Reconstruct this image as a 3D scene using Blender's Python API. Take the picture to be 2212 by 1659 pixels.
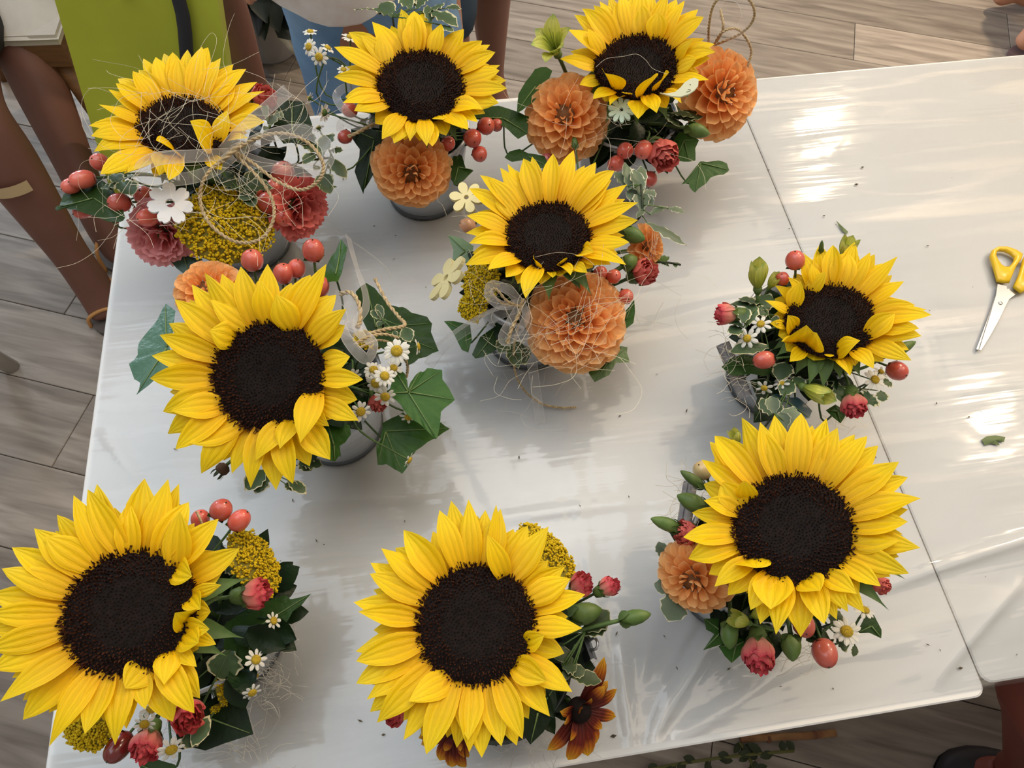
import bpy, bmesh, math, random
from mathutils import Vector, Matrix
random.seed(7)
for o in list(bpy.data.objects): bpy.data.objects.remove(o)
SC = bpy.context.scene
COL = SC.collection
PI = math.pi
# ---------------------------------------------------------------- camera
TZ = 0.72                                   # table top above the floor
FPX = 1577.176
CAM = Vector((0.36743, 0.00298, 0.68450 + TZ))
RM = (Vector((0.98916, -0.14585, 0.01722)), Vector((-0.12068, -0.87401, -0.47068)), Vector((0.08370, 0.46349, -0.88214)))
cam = bpy.data.cameras.new('camera'); cam.sensor_width = 36; cam.lens = 36 * FPX / 2212; cam.clip_start = .01
co = bpy.data.objects.new('camera', cam); COL.objects.link(co)
rx, ry, rz = RM[0].normalized(), -RM[1].normalized(), -RM[2].normalized()
co.matrix_world = Matrix(((rx.x, ry.x, rz.x, CAM.x), (rx.y, ry.y, rz.y, CAM.y), (rx.z, ry.z, rz.z, CAM.z), (0, 0, 0, 1)))
SC.camera = co
# ---------------------------------------------------------------- light
SC.view_settings.view_transform = 'Standard'; SC.view_settings.look = 'None'
SC.view_settings.gamma = 1; SC.view_settings.use_curve_mapping = False
SC.view_settings.exposure = 0.34
w = bpy.data.worlds.new('room_light'); SC.world = w; w.use_nodes = True
w.node_tree.nodes['Background'].inputs[0].default_value = (1.0, 0.94, 0.865, 1)
w.node_tree.nodes['Background'].inputs[1].default_value = 0.34

def area(name, loc, target, size, power, color, sy=None):
    l = bpy.data.lights.new(name, 'AREA'); l.energy = power; l.color = color
    l.shape = 'RECTANGLE'; l.size = size; l.size_y = sy or size
    o = bpy.data.objects.new(name, l); COL.objects.link(o); o.location = loc
    o.rotation_euler = (Vector(target) - Vector(loc)).to_track_quat('-Z', 'Y').to_euler()
    return o
area('window_daylight', (-1.45, 4.22, 1.70), (0.2, 0.5, TZ), 1.9, 105, (0.70, 0.84, 1.0), 1.35)
area('ceiling_lamp', (2.30, 2.45, 2.62), (1.9, 1.9, 0), 0.08, 42, (1.0, 0.78, 0.52))
area('ceiling_lamp', (2.45, 0.95, 2.62), (1.6, 0.8, 0), 0.08, 10, (1.0, 0.80, 0.56))
area('fill_panel', (1.55, 0.85, 2.68), (1.2, 0.6, 0), 1.8, 19, (1.0, 0.84, 0.63))  # unseen warm soft fill added to brighten the tables, not a known fixture
area('fill_panel', (-0.25, 0.85, 2.68), (0.1, 0.5, 0), 1.9, 20, (0.80, 0.90, 1.0))  # cool fill for the left side, set where a film glint implies a fixture

# ---------------------------------------------------------------- measuring helpers
def ray(px, py):
    x, y = (px - 1106) / FPX, (py - 829.5) / FPX
    return RM[0] * x + RM[1] * y + RM[2]
def P(px, py, z=0.0):
    """the place z metres above the table top that the photograph shows at this pixel"""
    v = ray(px, py)
    return CAM + v * ((TZ + z - CAM.z) / v.z)
def K(px, py, z=0.0):
    """metres per pixel there"""
    return (P(px, py, z) - CAM).dot(RM[2]) / FPX
def on_plane(px, py, p0, n):
    v = ray(px, py); return CAM + v * ((p0 - CAM).dot(n) / v.dot(n))
def facing(px, py, theta, phi):
    """axes of a flower at this place: its face tilted theta degrees from the line of sight towards phi"""
    b = -ray(px, py).normalized(); r = RM[0] - b * RM[0].dot(b); r.normalize(); u = b.cross(r)
    t, p = math.radians(theta), math.radians(phi)
    n = (b * math.cos(t) + (r * math.cos(p) + u * math.sin(p)) * math.sin(t)).normalized()
    x = (r - n * r.dot(n)).normalized(); y = n.cross(x)
    return x, y, n
def frame(x, y, n, loc=Vector((0, 0, 0)), s=1.0):
    return Matrix(((x.x * s, y.x * s, n.x * s, loc.x), (x.y * s, y.y * s, n.y * s, loc.y), (x.z * s, y.z * s, n.z * s, loc.z), (0, 0, 0, 1)))
class Z:
    def __init__(s, x0, y0, k): s.x0, s.y0, s.k = x0, y0, k
    def __call__(s, x, y): return (s.x0 + x / s.k, s.y0 + y / s.k)
    def l(s, pts): return [s(x, y) for x, y in pts]
def U(a, b): return random.uniform(a, b)

# ---------------------------------------------------------------- materials
MATS = {}
def mat(name, col, rough=.5, spec=.4, metal=0, noise=0, nscale=40, bump=0, bscale=120, hue=0, trans=0, coat=0, col2=None, stretch=None, sss=0):
    """principled material with procedural colour mottling, relief and a little difference from object to object"""
    if name in MATS: return MATS[name]
    m = bpy.data.materials.new(name); m.use_nodes = True; MATS[name] = m
    nt = m.node_tree; N, L = nt.nodes, nt.links; b = N['Principled BSDF']; out = N['Material Output']
    b.inputs['Roughness'].default_value = rough; b.inputs['Specular IOR Level'].default_value = spec
    b.inputs['Metallic'].default_value = metal; b.inputs['Coat Weight'].default_value = coat; b.inputs['Coat Roughness'].default_value = .12
    if sss: b.inputs['Subsurface Weight'].default_value = sss; b.inputs['Subsurface Radius'].default_value = (.01, .004, .002); b.inputs['Subsurface Scale'].default_value = .3
    tc = N.new('ShaderNodeTexCoord'); mp = N.new('ShaderNodeMapping'); L.new(tc.outputs['Object'], mp.inputs[0])
    if stretch: mp.inputs['Scale'].default_value = stretch
    src = None
    if noise:
        nz = N.new('ShaderNodeTexNoise'); nz.inputs['Scale'].default_value = nscale; nz.inputs['Detail'].default_value = 4
        L.new(mp.outputs[0], nz.inputs['Vector'])
        mx = N.new('ShaderNodeMix'); mx.data_type = 'RGBA'
        rp = N.new('ShaderNodeMapRange'); rp.inputs[1].default_value = .3; rp.inputs[2].default_value = .7
        L.new(nz.outputs['Fac'], rp.inputs[0]); L.new(rp.outputs[0], mx.inputs[0])
        c2 = col2 or tuple(max(0, c * (1 - noise)) for c in col)
        mx.inputs[6].default_value = (*col, 1); mx.inputs[7].default_value = (*c2, 1); src = mx.outputs[2]
    if hue:
        oi = N.new('ShaderNodeObjectInfo'); hs = N.new('ShaderNodeHueSaturation')
        mr = N.new('ShaderNodeMapRange'); mr.inputs[3].default_value = 1 - hue; mr.inputs[4].default_value = 1 + hue
        L.new(oi.outputs['Random'], mr.inputs[0]); L.new(mr.outputs[0], hs.inputs['Value'])
        if src: L.new(src, hs.inputs['Color'])
        else: hs.inputs['Color'].default_value = (*col, 1)
        src = hs.outputs[0]
    if src: L.new(src, b.inputs['Base Color'])
    else: b.inputs['Base Color'].default_value = (*col, 1)
    if bump:
        n2 = N.new('ShaderNodeTexNoise'); n2.inputs['Scale'].default_value = bscale; n2.inputs['Detail'].default_value = 3
        L.new(mp.outputs[0], n2.inputs['Vector'])
        bp = N.new('ShaderNodeBump'); bp.inputs['Strength'].default_value = bump; bp.inputs['Distance'].default_value = .002
        L.new(n2.outputs['Fac'], bp.inputs['Height']); L.new(bp.outputs[0], b.inputs['Normal'])
    if trans:
        tr = N.new('ShaderNodeBsdfTranslucent'); ms = N.new('ShaderNodeMixShader'); ms.inputs[0].default_value = trans
        if src: L.new(src, tr.inputs[0])
        else: tr.inputs[0].default_value = (*col, 1)
        L.new(b.outputs[0], ms.inputs[1]); L.new(tr.outputs[0], ms.inputs[2]); L.new(ms.outputs[0], out.inputs[0])
    return m
def petal_mat(name, stops, rough=.5, lines=5, trans=.25, hue=.06, depth=.25, bumpk=.5, spec=.25):
    """petal: colour runs base to tip (uv v), fine lengthwise lines across (uv u)"""
    if name in MATS: return MATS[name]
    m = bpy.data.materials.new(name); m.use_nodes = True; MATS[name] = m
    nt = m.node_tree; N, L = nt.nodes, nt.links; b = N['Principled BSDF']; out = N['Material Output']
    b.inputs['Roughness'].default_value = rough; b.inputs['Specular IOR Level'].default_value = spec
    uv = N.new('ShaderNodeUVMap'); sp = N.new('ShaderNodeSeparateXYZ'); L.new(uv.outputs[0], sp.inputs[0])
    nz = N.new('ShaderNodeTexNoise'); nz.inputs['Scale'].default_value = 9; mpn = N.new('ShaderNodeMapping'); mpn.inputs['Scale'].default_value = (3, .6, 1)
    oi = N.new('ShaderNodeObjectInfo'); L.new(uv.outputs[0], mpn.inputs[0]); L.new(oi.outputs['Location'], mpn.inputs['Location']); L.new(mpn.outputs[0], nz.inputs['Vector'])
    ad = N.new('ShaderNodeMath'); ad.operation = 'MULTIPLY_ADD'; ad.inputs[1].default_value = .22; L.new(nz.outputs['Fac'], ad.inputs[0])
    sb = N.new('ShaderNodeMath'); sb.operation = 'SUBTRACT'; sb.inputs[1].default_value = .11; L.new(sp.outputs[1], sb.inputs[0]); L.new(sb.outputs[0], ad.inputs[2])
    cr = N.new('ShaderNodeValToRGB'); L.new(ad.outputs[0], cr.inputs[0])
    e = cr.color_ramp.elements
    while len(e) < len(stops): e.new(.5)
    for i, (p, c) in enumerate(stops): e[i].position = p; e[i].color = (*c, 1)
    mr = N.new('ShaderNodeMapRange'); mr.inputs[3].default_value = 1 - hue; mr.inputs[4].default_value = 1 + hue * .6
    L.new(oi.outputs['Random'], mr.inputs[0])
    wv = N.new('ShaderNodeMath'); wv.operation = 'SINE'; mu = N.new('ShaderNodeMath'); mu.operation = 'MULTIPLY'; mu.inputs[1].default_value = lines * 2 * PI
    n3 = N.new('ShaderNodeMath'); n3.operation = 'MULTIPLY_ADD'; n3.inputs[1].default_value = .12
    L.new(nz.outputs['Fac'], n3.inputs[0]); L.new(sp.outputs[0], n3.inputs[2]); L.new(n3.outputs[0], mu.inputs[0]); L.new(mu.outputs[0], wv.inputs[0])
    dk = N.new('ShaderNodeMapRange'); dk.inputs[1].default_value = -1; dk.inputs[3].default_value = 1 - depth; dk.inputs[4].default_value = 1; L.new(wv.outputs[0], dk.inputs[0])
    vm = N.new('ShaderNodeMath'); vm.operation = 'MULTIPLY'; L.new(dk.outputs[0], vm.inputs[0]); L.new(mr.outputs[0], vm.inputs[1])
    hs = N.new('ShaderNodeHueSaturation'); L.new(vm.outputs[0], hs.inputs['Value']); L.new(cr.outputs[0], hs.inputs['Color'])
    L.new(hs.outputs[0], b.inputs['Base Color'])
    bp = N.new('ShaderNodeBump'); bp.inputs['Strength'].default_value = bumpk; bp.inputs['Distance'].default_value = .0006
    L.new(wv.outputs[0], bp.inputs['Height']); L.new(bp.outputs[0], b.inputs['Normal'])
    tr = N.new('ShaderNodeBsdfTranslucent'); L.new(hs.outputs[0], tr.inputs[0])
    ms = N.new('ShaderNodeMixShader'); ms.inputs[0].default_value = trans
    L.new(b.outputs[0], ms.inputs[1]); L.new(tr.outputs[0], ms.inputs[2]); L.new(ms.outputs[0], out.inputs[0])
    return m
def rim_mat(name, inner, rim, width=.16):
    """leaf with a ragged pale margin; the mesh stores how far a point is from the edge (uv x)"""
    if name in MATS: return MATS[name]
    m = bpy.data.materials.new(name); m.use_nodes = True; MATS[name] = m
    nt = m.node_tree; N, L = nt.nodes, nt.links; b = N['Principled BSDF']
    b.inputs['Roughness'].default_value = .5; b.inputs['Specular IOR Level'].default_value = .3
    uv = N.new('ShaderNodeUVMap'); sp = N.new('ShaderNodeSeparateXYZ'); L.new(uv.outputs[0], sp.inputs[0])
    nz = N.new('ShaderNodeTexNoise'); nz.inputs['Scale'].default_value = 170; nz.inputs['Detail'].default_value = 2
    tc = N.new('ShaderNodeTexCoord'); L.new(tc.outputs['Object'], nz.inputs['Vector'])
    a = N.new('ShaderNodeMath'); a.operation = 'MULTIPLY_ADD'; a.inputs[1].default_value = .35; L.new(nz.outputs['Fac'], a.inputs[0]); L.new(sp.outputs[0], a.inputs[2])
    cr = N.new('ShaderNodeValToRGB'); L.new(a.outputs[0], cr.inputs[0]); e = cr.color_ramp.elements
    e[0].position = .17 + width - .03; e[0].color = (*rim, 1); e[1].position = .17 + width + .03; e[1].color = (*inner, 1)
    q = e.new(1.0); q.color = (*[c * .75 for c in inner], 1)
    oi = N.new('ShaderNodeObjectInfo'); mr = N.new('ShaderNodeMapRange'); mr.inputs[3].default_value = .75; mr.inputs[4].default_value = 1.15; L.new(oi.outputs['Random'], mr.inputs[0])
    hs = N.new('ShaderNodeHueSaturation'); L.new(mr.outputs[0], hs.inputs['Value']); L.new(cr.outputs[0], hs.inputs['Color']); L.new(hs.outputs[0], b.inputs['Base Color'])
    return m
M_SUN = petal_mat('sunflower_yellow', [(0, (.74, .33, .002)), (.25, (.90, .54, .003)), (.7, (.95, .66, .006)), (1, (.96, .70, .02))], .48, 4, .30, .08, .10, .45)
M_DAH = petal_mat('dahlia_orange', [(0, (.86, .33, .08)), (.4, (.96, .47, .15)), (.88, (.97, .55, .22)), (1, (.98, .68, .40))], .55, 4, .38, .08, .06, .3)
M_RUD = petal_mat('maroon_to_gold', [(0, (.05, .005, .004)), (.55, (.13, .012, .004)), (.74, (.42, .11, .005)), (1, (.80, .42, .02))], .5, 4, .12, .15, .25, .5)
M_CAR = petal_mat('carnation_salmon', [(0, (.80, .50, .32)), (.5, (.84, .33, .24)), (.85, (.78, .16, .15)), (1, (.60, .05, .08))], .6, 2, .22, .14, .10, .3)
M_CARP = petal_mat('carnation_pink', [(0, (.85, .45, .38)), (.5, (.86, .26, .26)), (1, (.94, .42, .42))], .6, 3, .25, .12, .15, .4)
M_CARR = petal_mat('carnation_red', [(0, (.78, .32, .22)), (.5, (.74, .14, .11)), (1, (.80, .20, .17))], .6, 2, .2, .12, .15, .4)
M_ALS = petal_mat('alstroemeria_lime', [(0, (.26, .34, .05)), (.5, (.60, .63, .09)), (.85, (.66, .66, .17)), (1, (.28, .44, .10))], .5, 4, .3, .1, .12, .3)
M_DSY = petal_mat('daisy_white', [(0, (.72, .70, .55)), (.3, (.82, .80, .72)), (1, (.84, .82, .76))], .6, 2, .2, .06, .08, .3)
M_YEL = mat('daisy_yellow', (.62, .42, .02), .7, noise=.5, nscale=900, bump=.6, bscale=1500)
M_DISC = mat('sunflower_disc_brown', (.009, .0035, .0025), .8, .2, noise=.7, nscale=300)
M_FLOR = mat('sunflower_floret', (.065, .021, .009), .85, .1, noise=.9, nscale=240, col2=(.007, .0025, .002))
M_FLOR2 = mat('sunflower_inner_floret', (.030, .017, .005), .9, .06, noise=.9, nscale=260, col2=(.006, .003, .002))
M_BERRY = mat('berry_red', (.50, .065, .045), .32, .4, noise=.6, nscale=45, col2=(.60, .13, .085), hue=.2, coat=.5, sss=.05)
M_BERRYD = mat('berry_dark_red', (.22, .015, .01), .25, .5, noise=.5, nscale=30, hue=.1, coat=.5)
M_BERRYP = mat('berry_pink', (.75, .20, .20), .3, .5, noise=.4, nscale=60, stretch=(4, 4, .3), coat=.4)
M_LEAF = mat('leaf_dark_green', (.016, .045, .006), .42, .22, noise=.5, nscale=35, bump=.25, bscale=300, hue=.3, col2=(.024, .060, .010))
M_IVY = mat('ivy_green', (.022, .072, .008), .42, .22, noise=.5, nscale=30, bump=.3, bscale=220, hue=.2, col2=(.034, .092, .012))
M_IVYB = mat('ivy_bluish', (.024, .085, .045), .32, .35, noise=.5, nscale=25, bump=.3, bscale=220, hue=.15, col2=(.06, .13, .09))
M_IVYL = mat('ivy_light', (.075, .15, .028), .4, .4, noise=.4, nscale=30, bump=.3, bscale=220, hue=.15)
M_IVYD = mat('ivy_deep', (.008, .024, .005), .45, .2, noise=.5, nscale=30, bump=.3, bscale=220, hue=.2)
M_VEIN = mat('leaf_vein', (.13, .20, .06), .5)
M_STEM = mat('stem_green', (.07, .13, .03), .5, noise=.4, nscale=60, hue=.2)
M_STEMD = mat('stem_dark', (.022, .035, .012), .55, noise=.4, nscale=60)
M_SEP = mat('sepal_green', (.085, .145, .035), .6, .3, noise=.4, nscale=60, bump=.2, hue=.2)
M_BUD = mat('bud_green', (.060, .115, .022), .45, .3, noise=.6, nscale=90, hue=.2, bump=.2, col2=(.12, .17, .045))
M_VAR = rim_mat('variegated_leaf', (.060, .105, .045), (.56, .52, .33))
M_VARD = rim_mat('variegated_leaf_dull', (.040, .065, .022), (.36, .34, .20), .12)
M_VARG = rim_mat('variegated_leaf_sage', (.125, .165, .10), (.58, .55, .40), .09)
M_YAR = mat('yarrow_mustard', (.66, .47, .016), .8, .1, noise=.4, nscale=260, bump=.3, bscale=900, col2=(.50, .34, .010))
M_YARB = mat('yarrow_under', (.22, .18, .02), .8)
M_ZINC = mat('galvanised_zinc', (.56, .59, .63), .45, .5, .45, noise=.25, nscale=14, bump=.12, bscale=60, stretch=(1, 1, 3))
M_ZRIM = mat('zinc_dark_seam', (.10, .11, .12), .5, .4, .6)
M_DPOT = mat('bucket_dark', (.02, .026, .024), .35, .5)
M_FOAM = mat('wet_foam_green', (.006, .014, .006), .9)
M_BARK = mat('grey_roll', (.38, .37, .38), .7, .3, .2, noise=.6, nscale=60, bump=.6, bscale=90, stretch=(1, 1, .25))
M_TWINE = mat('jute_twine', (.58, .44, .25), .85, .15, noise=.4, nscale=300, bump=.6, bscale=700)
M_SISAL = mat('sisal_fibre', (.80, .72, .55), .7, .2, noise=.2, nscale=60)
M_SISALG = mat('sisal_fibre_grey', (.62, .59, .53), .7, .2)
# organza: fine see-through cloth
def sheer(name, col, op):
    m = bpy.data.materials.new(name); m.use_nodes = True; nt = m.node_tree; N, L = nt.nodes, nt.links
    N.remove(N['Principled BSDF']); out = N['Material Output']
    d = N.new('ShaderNodeBsdfDiffuse'); d.inputs[0].default_value = (*col, 1); t = N.new('ShaderNodeBsdfTranslucent'); t.inputs[0].default_value = (*col, 1)
    g = N.new('ShaderNodeBsdfGlossy'); g.inputs['Roughness'].default_value = .35; tr = N.new('ShaderNodeBsdfTransparent')
    a = N.new('ShaderNodeMixShader'); a.inputs[0].default_value = .4; L.new(d.outputs[0], a.inputs[1]); L.new(t.outputs[0], a.inputs[2])
    a2 = N.new('ShaderNodeMixShader'); a2.inputs[0].default_value = .12; L.new(a.outputs[0], a2.inputs[1]); L.new(g.outputs[0], a2.inputs[2])
    uv = N.new('ShaderNodeUVMap'); sp = N.new('ShaderNodeSeparateXYZ'); L.new(uv.outputs[0], sp.inputs[0])
    ab = N.new('ShaderNodeMath'); ab.operation = 'ABSOLUTE'; L.new(sp.outputs[0], ab.inputs[0])          # selvedge threads at the two edges
    st = N.new('ShaderNodeMath'); st.operation = 'GREATER_THAN'; st.inputs[1].default_value = .90; L.new(ab.outputs[0], st.inputs[0])
    mr = N.new('ShaderNodeMapRange'); mr.inputs[3].default_value = op; mr.inputs[4].default_value = min(1, op + .35); L.new(st.outputs[0], mr.inputs[0])
    b = N.new('ShaderNodeMixShader'); L.new(mr.outputs[0], b.inputs[0]); L.new(tr.outputs[0], b.inputs[1]); L.new(a2.outputs[0], b.inputs[2]); L.new(b.outputs[0], out.inputs[0])
    return m
M_ORG = sheer('organza_white', (.86, .84, .82), .30)
M_ORGT = sheer('organza_thin', (.80, .76, .72), .17)

# ---------------------------------------------------------------- mesh helpers
def mobj(name, verts, faces, m, parent=None, smooth=True, uvs=None, kind=None, origin=None):
    """one mesh object; verts in world metres, stored relative to the parent's place"""
    o0 = parent.get('_o') if parent else None
    org = Vector(o0) if o0 else (Vector(origin) if origin else Vector((0, 0, 0)))
    if parent is None and origin is None and verts:
        n = len(verts); org = sum((Vector(v) for v in verts), Vector()) / n
        org.z = min(v[2] for v in verts)
    me = bpy.data.meshes.new(name); me.from_pydata([tuple(Vector(v) - org) for v in verts], [], faces)
    if uvs:
        l = me.uv_layers.new(name='UVMap')
        for lp in me.loops: l.data[lp.index].uv = uvs[lp.vertex_index]
    if smooth: me.polygons.foreach_set('use_smooth', [True] * len(me.polygons))
    me.materials.append(m); me.update()
    o = bpy.data.objects.new(name, me); COL.objects.link(o)
    if parent:
        o.parent = parent; o['_o'] = tuple(org)
    else: o.location = org; o['_o'] = tuple(org)
    if kind: o['kind'] = kind
    return o
def thing(name, loc, label, cat, group=None):
    o = bpy.data.objects.new(name, None); COL.objects.link(o); o.location = loc; o['_o'] = tuple(loc); o.empty_display_size = .02
    return tag(o, label, cat, group)
def tag(o, label, cat, group=None):
    o['label'] = label; o['category'] = cat
    if group: o['group'] = group
    return o
def inst(name, me, mtx, parent, kind=None):
    o = bpy.data.objects.new(name, me); COL.objects.link(o); o.parent = parent
    org = Vector(parent['_o']); o.matrix_local = Matrix.Translation(-org) @ mtx; o['_o'] = tuple(org)
    return o
def grid(nu, nv, fn):
    """nu x nv surface, fn(i/(nu-1), j/(nv-1)) -> point"""
    vs = [fn(i / (nu - 1), j / (nv - 1)) for j in range(nv) for i in range(nu)]
    fs = [(j * nu + i, j * nu + i + 1, (j + 1) * nu + i + 1, (j + 1) * nu + i) for j in range(nv - 1) for i in range(nu - 1)]
    return vs, fs
def spline(pts, n):
    """Catmull-Rom through the points, n samples"""
    p = [Vector(a) for a in pts]; p = [p[0] * 2 - p[1]] + p + [p[-1] * 2 - p[-2]]; m = len(p) - 3; out = []
    for k in range(n):
        t = k / (n - 1) * m; i = min(int(t), m - 1); t -= i; a, b, c, d = p[i:i + 4]
        out.append(.5 * ((2 * b) + (c - a) * t + (2 * a - 5 * b + 4 * c - d) * t * t + (3 * b - a - 3 * c + d) * t ** 3))
    return out
def tube_data(pts, rad, sides=6, cap=True, vs=None, fs=None):
    vs = [] if vs is None else vs; fs = [] if fs is None else fs; b0 = len(vs); n = len(pts); up = Vector((.3, .5, .81)); fr = None
    for i, p in enumerate(pts):
        t = (pts[min(i + 1, n - 1)] - pts[max(i - 1, 0)]); t = t.normalized() if t.length > 1e-9 else Vector((0, 0, 1))
        if fr is None:
            a = t.cross(up); a = a if a.length > .1 else t.cross(Vector((1, 0, 0))); fr = a.normalized()
        fr = (fr - t * fr.dot(t)); fr = fr.normalized() if fr.length > 1e-6 else t.cross(Vector((0, 1, .2))).normalized()
        b = t.cross(fr); r = rad(i / max(1, n - 1)) if callable(rad) else rad
        for k in range(sides):
            an = 2 * PI * k / sides; vs.append(p + (fr * math.cos(an) + b * math.sin(an)) * r)
    for i in range(n - 1):
        for k in range(sides):
            k2 = (k + 1) % sides; fs.append((b0 + i * sides + k, b0 + i * sides + k2, b0 + (i + 1) * sides + k2, b0 + (i + 1) * sides + k))
    if cap and sides > 2: fs.append(tuple(b0 + k for k in range(sides))[::-1]); fs.append(tuple(b0 + (n - 1) * sides + k for k in range(sides)))
    return vs, fs
def tube(name, pts, rad, m, parent=None, sides=6, n=None, kind=None):
    pts = spline(pts, n or max(4, 4 * len(pts))); vs, fs = tube_data(pts, rad, sides)
    return mobj(name, vs, fs, m, parent, kind=kind)
def lathe_data(prof, axis, org, x=None, seg=18, close=True, vs=None, fs=None, lob=None):
    """profile [(r, h)] turned round axis from org"""
    vs = [] if vs is None else vs; fs = [] if fs is None else fs; b0 = len(vs)
    axis = axis.normalized(); a = x or axis.cross(Vector((.2, .9, .3))).normalized(); a = (a - axis * a.dot(axis)).normalized(); b = axis.cross(a)
    for r, h in prof:
        for k in range(seg):
            an = 2 * PI * k / seg; q = r * (1 + (lob[1] * math.cos(lob[0] * an) if lob else 0)); vs.append(org + axis * h + (a * math.cos(an) + b * math.sin(an)) * q)
    for i in range(len(prof) - 1):
        for k in range(seg):
            k2 = (k + 1) % seg; fs.append((b0 + i * seg + k, b0 + i * seg + k2, b0 + (i + 1) * seg + k2, b0 + (i + 1) * seg + k))
    if close: fs.append(tuple(b0 + k for k in range(seg))[::-1]); fs.append(tuple(b0 + (len(prof) - 1) * seg + k for k in range(seg)))
    return vs, fs
def lathe(name, prof, axis, org, m, parent=None, seg=18, **k):
    vs, fs = lathe_data(prof, axis, org, seg=seg, **k); return mobj(name, vs, fs, m, parent)

def wprof(t, tip=1.0, base=.38, peak=.48):
    if t < peak: return base + (1 - base) * math.sin(PI / 2 * t / peak)
    s = (t - peak) / (1 - peak); return max(0.0, (1 - s ** 1.7)) ** (1.0 * tip)
def petal_data(b, t, W, N, bulge=.12, cup=.15, curl=0, twist=0, tip=1.0, base=.38, peak=.48, groove=.02, nu=7, nv=9, tipdir=None):
    b, t = Vector(b), Vector(t); ax = t - b; Ln = ax.length; d = ax / Ln
    s0 = N.cross(d); s0 = s0.normalized() if s0.length > 1e-6 else Vector((1, 0, 0)); n0 = d.cross(s0)
    c = (b + t) / 2 + n0 * bulge * Ln * 2; vs = []; uv = []
    for j in range(nv):
        v = j / (nv - 1); p = b * (1 - v) ** 2 + c * 2 * v * (1 - v) + t * v * v
        g = ((c - b) * (1 - v) + (t - c) * v).normalized()
        p = p - n0 * curl * Ln * max(0, v - .55) ** 2 * 2.2
        s = s0.copy(); s.rotate(Matrix.Rotation(twist * (v - .1), 3, g)); nn = g.cross(s).normalized()
        if nn.dot(n0) < 0: nn = -nn
        w = wprof(v, tip, base, peak) * W / 2
        for i in range(nu):
            u = i / (nu - 1) * 2 - 1
            z = cup * W * (u * u) * (wprof(v, tip, base, peak)) + groove * W * (1 if i % 2 else -1) * math.sin(PI * min(1, v * 1.05)) * (1 - .3 * abs(u))
            vs.append(p + s * u * w + nn * z); uv.append((i / (nu - 1), v))
    fs = [(j * nu + i, j * nu + i + 1, (j + 1) * nu + i + 1, (j + 1) * nu + i) for j in range(nv - 1) for i in range(nu - 1)]
    return vs, fs, uv
def petal(name, parent, m, *a, **k):
    vs, fs, uv = petal_data(*a, **k); return mobj(name, vs, fs, m, parent, uvs=uv)

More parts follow.
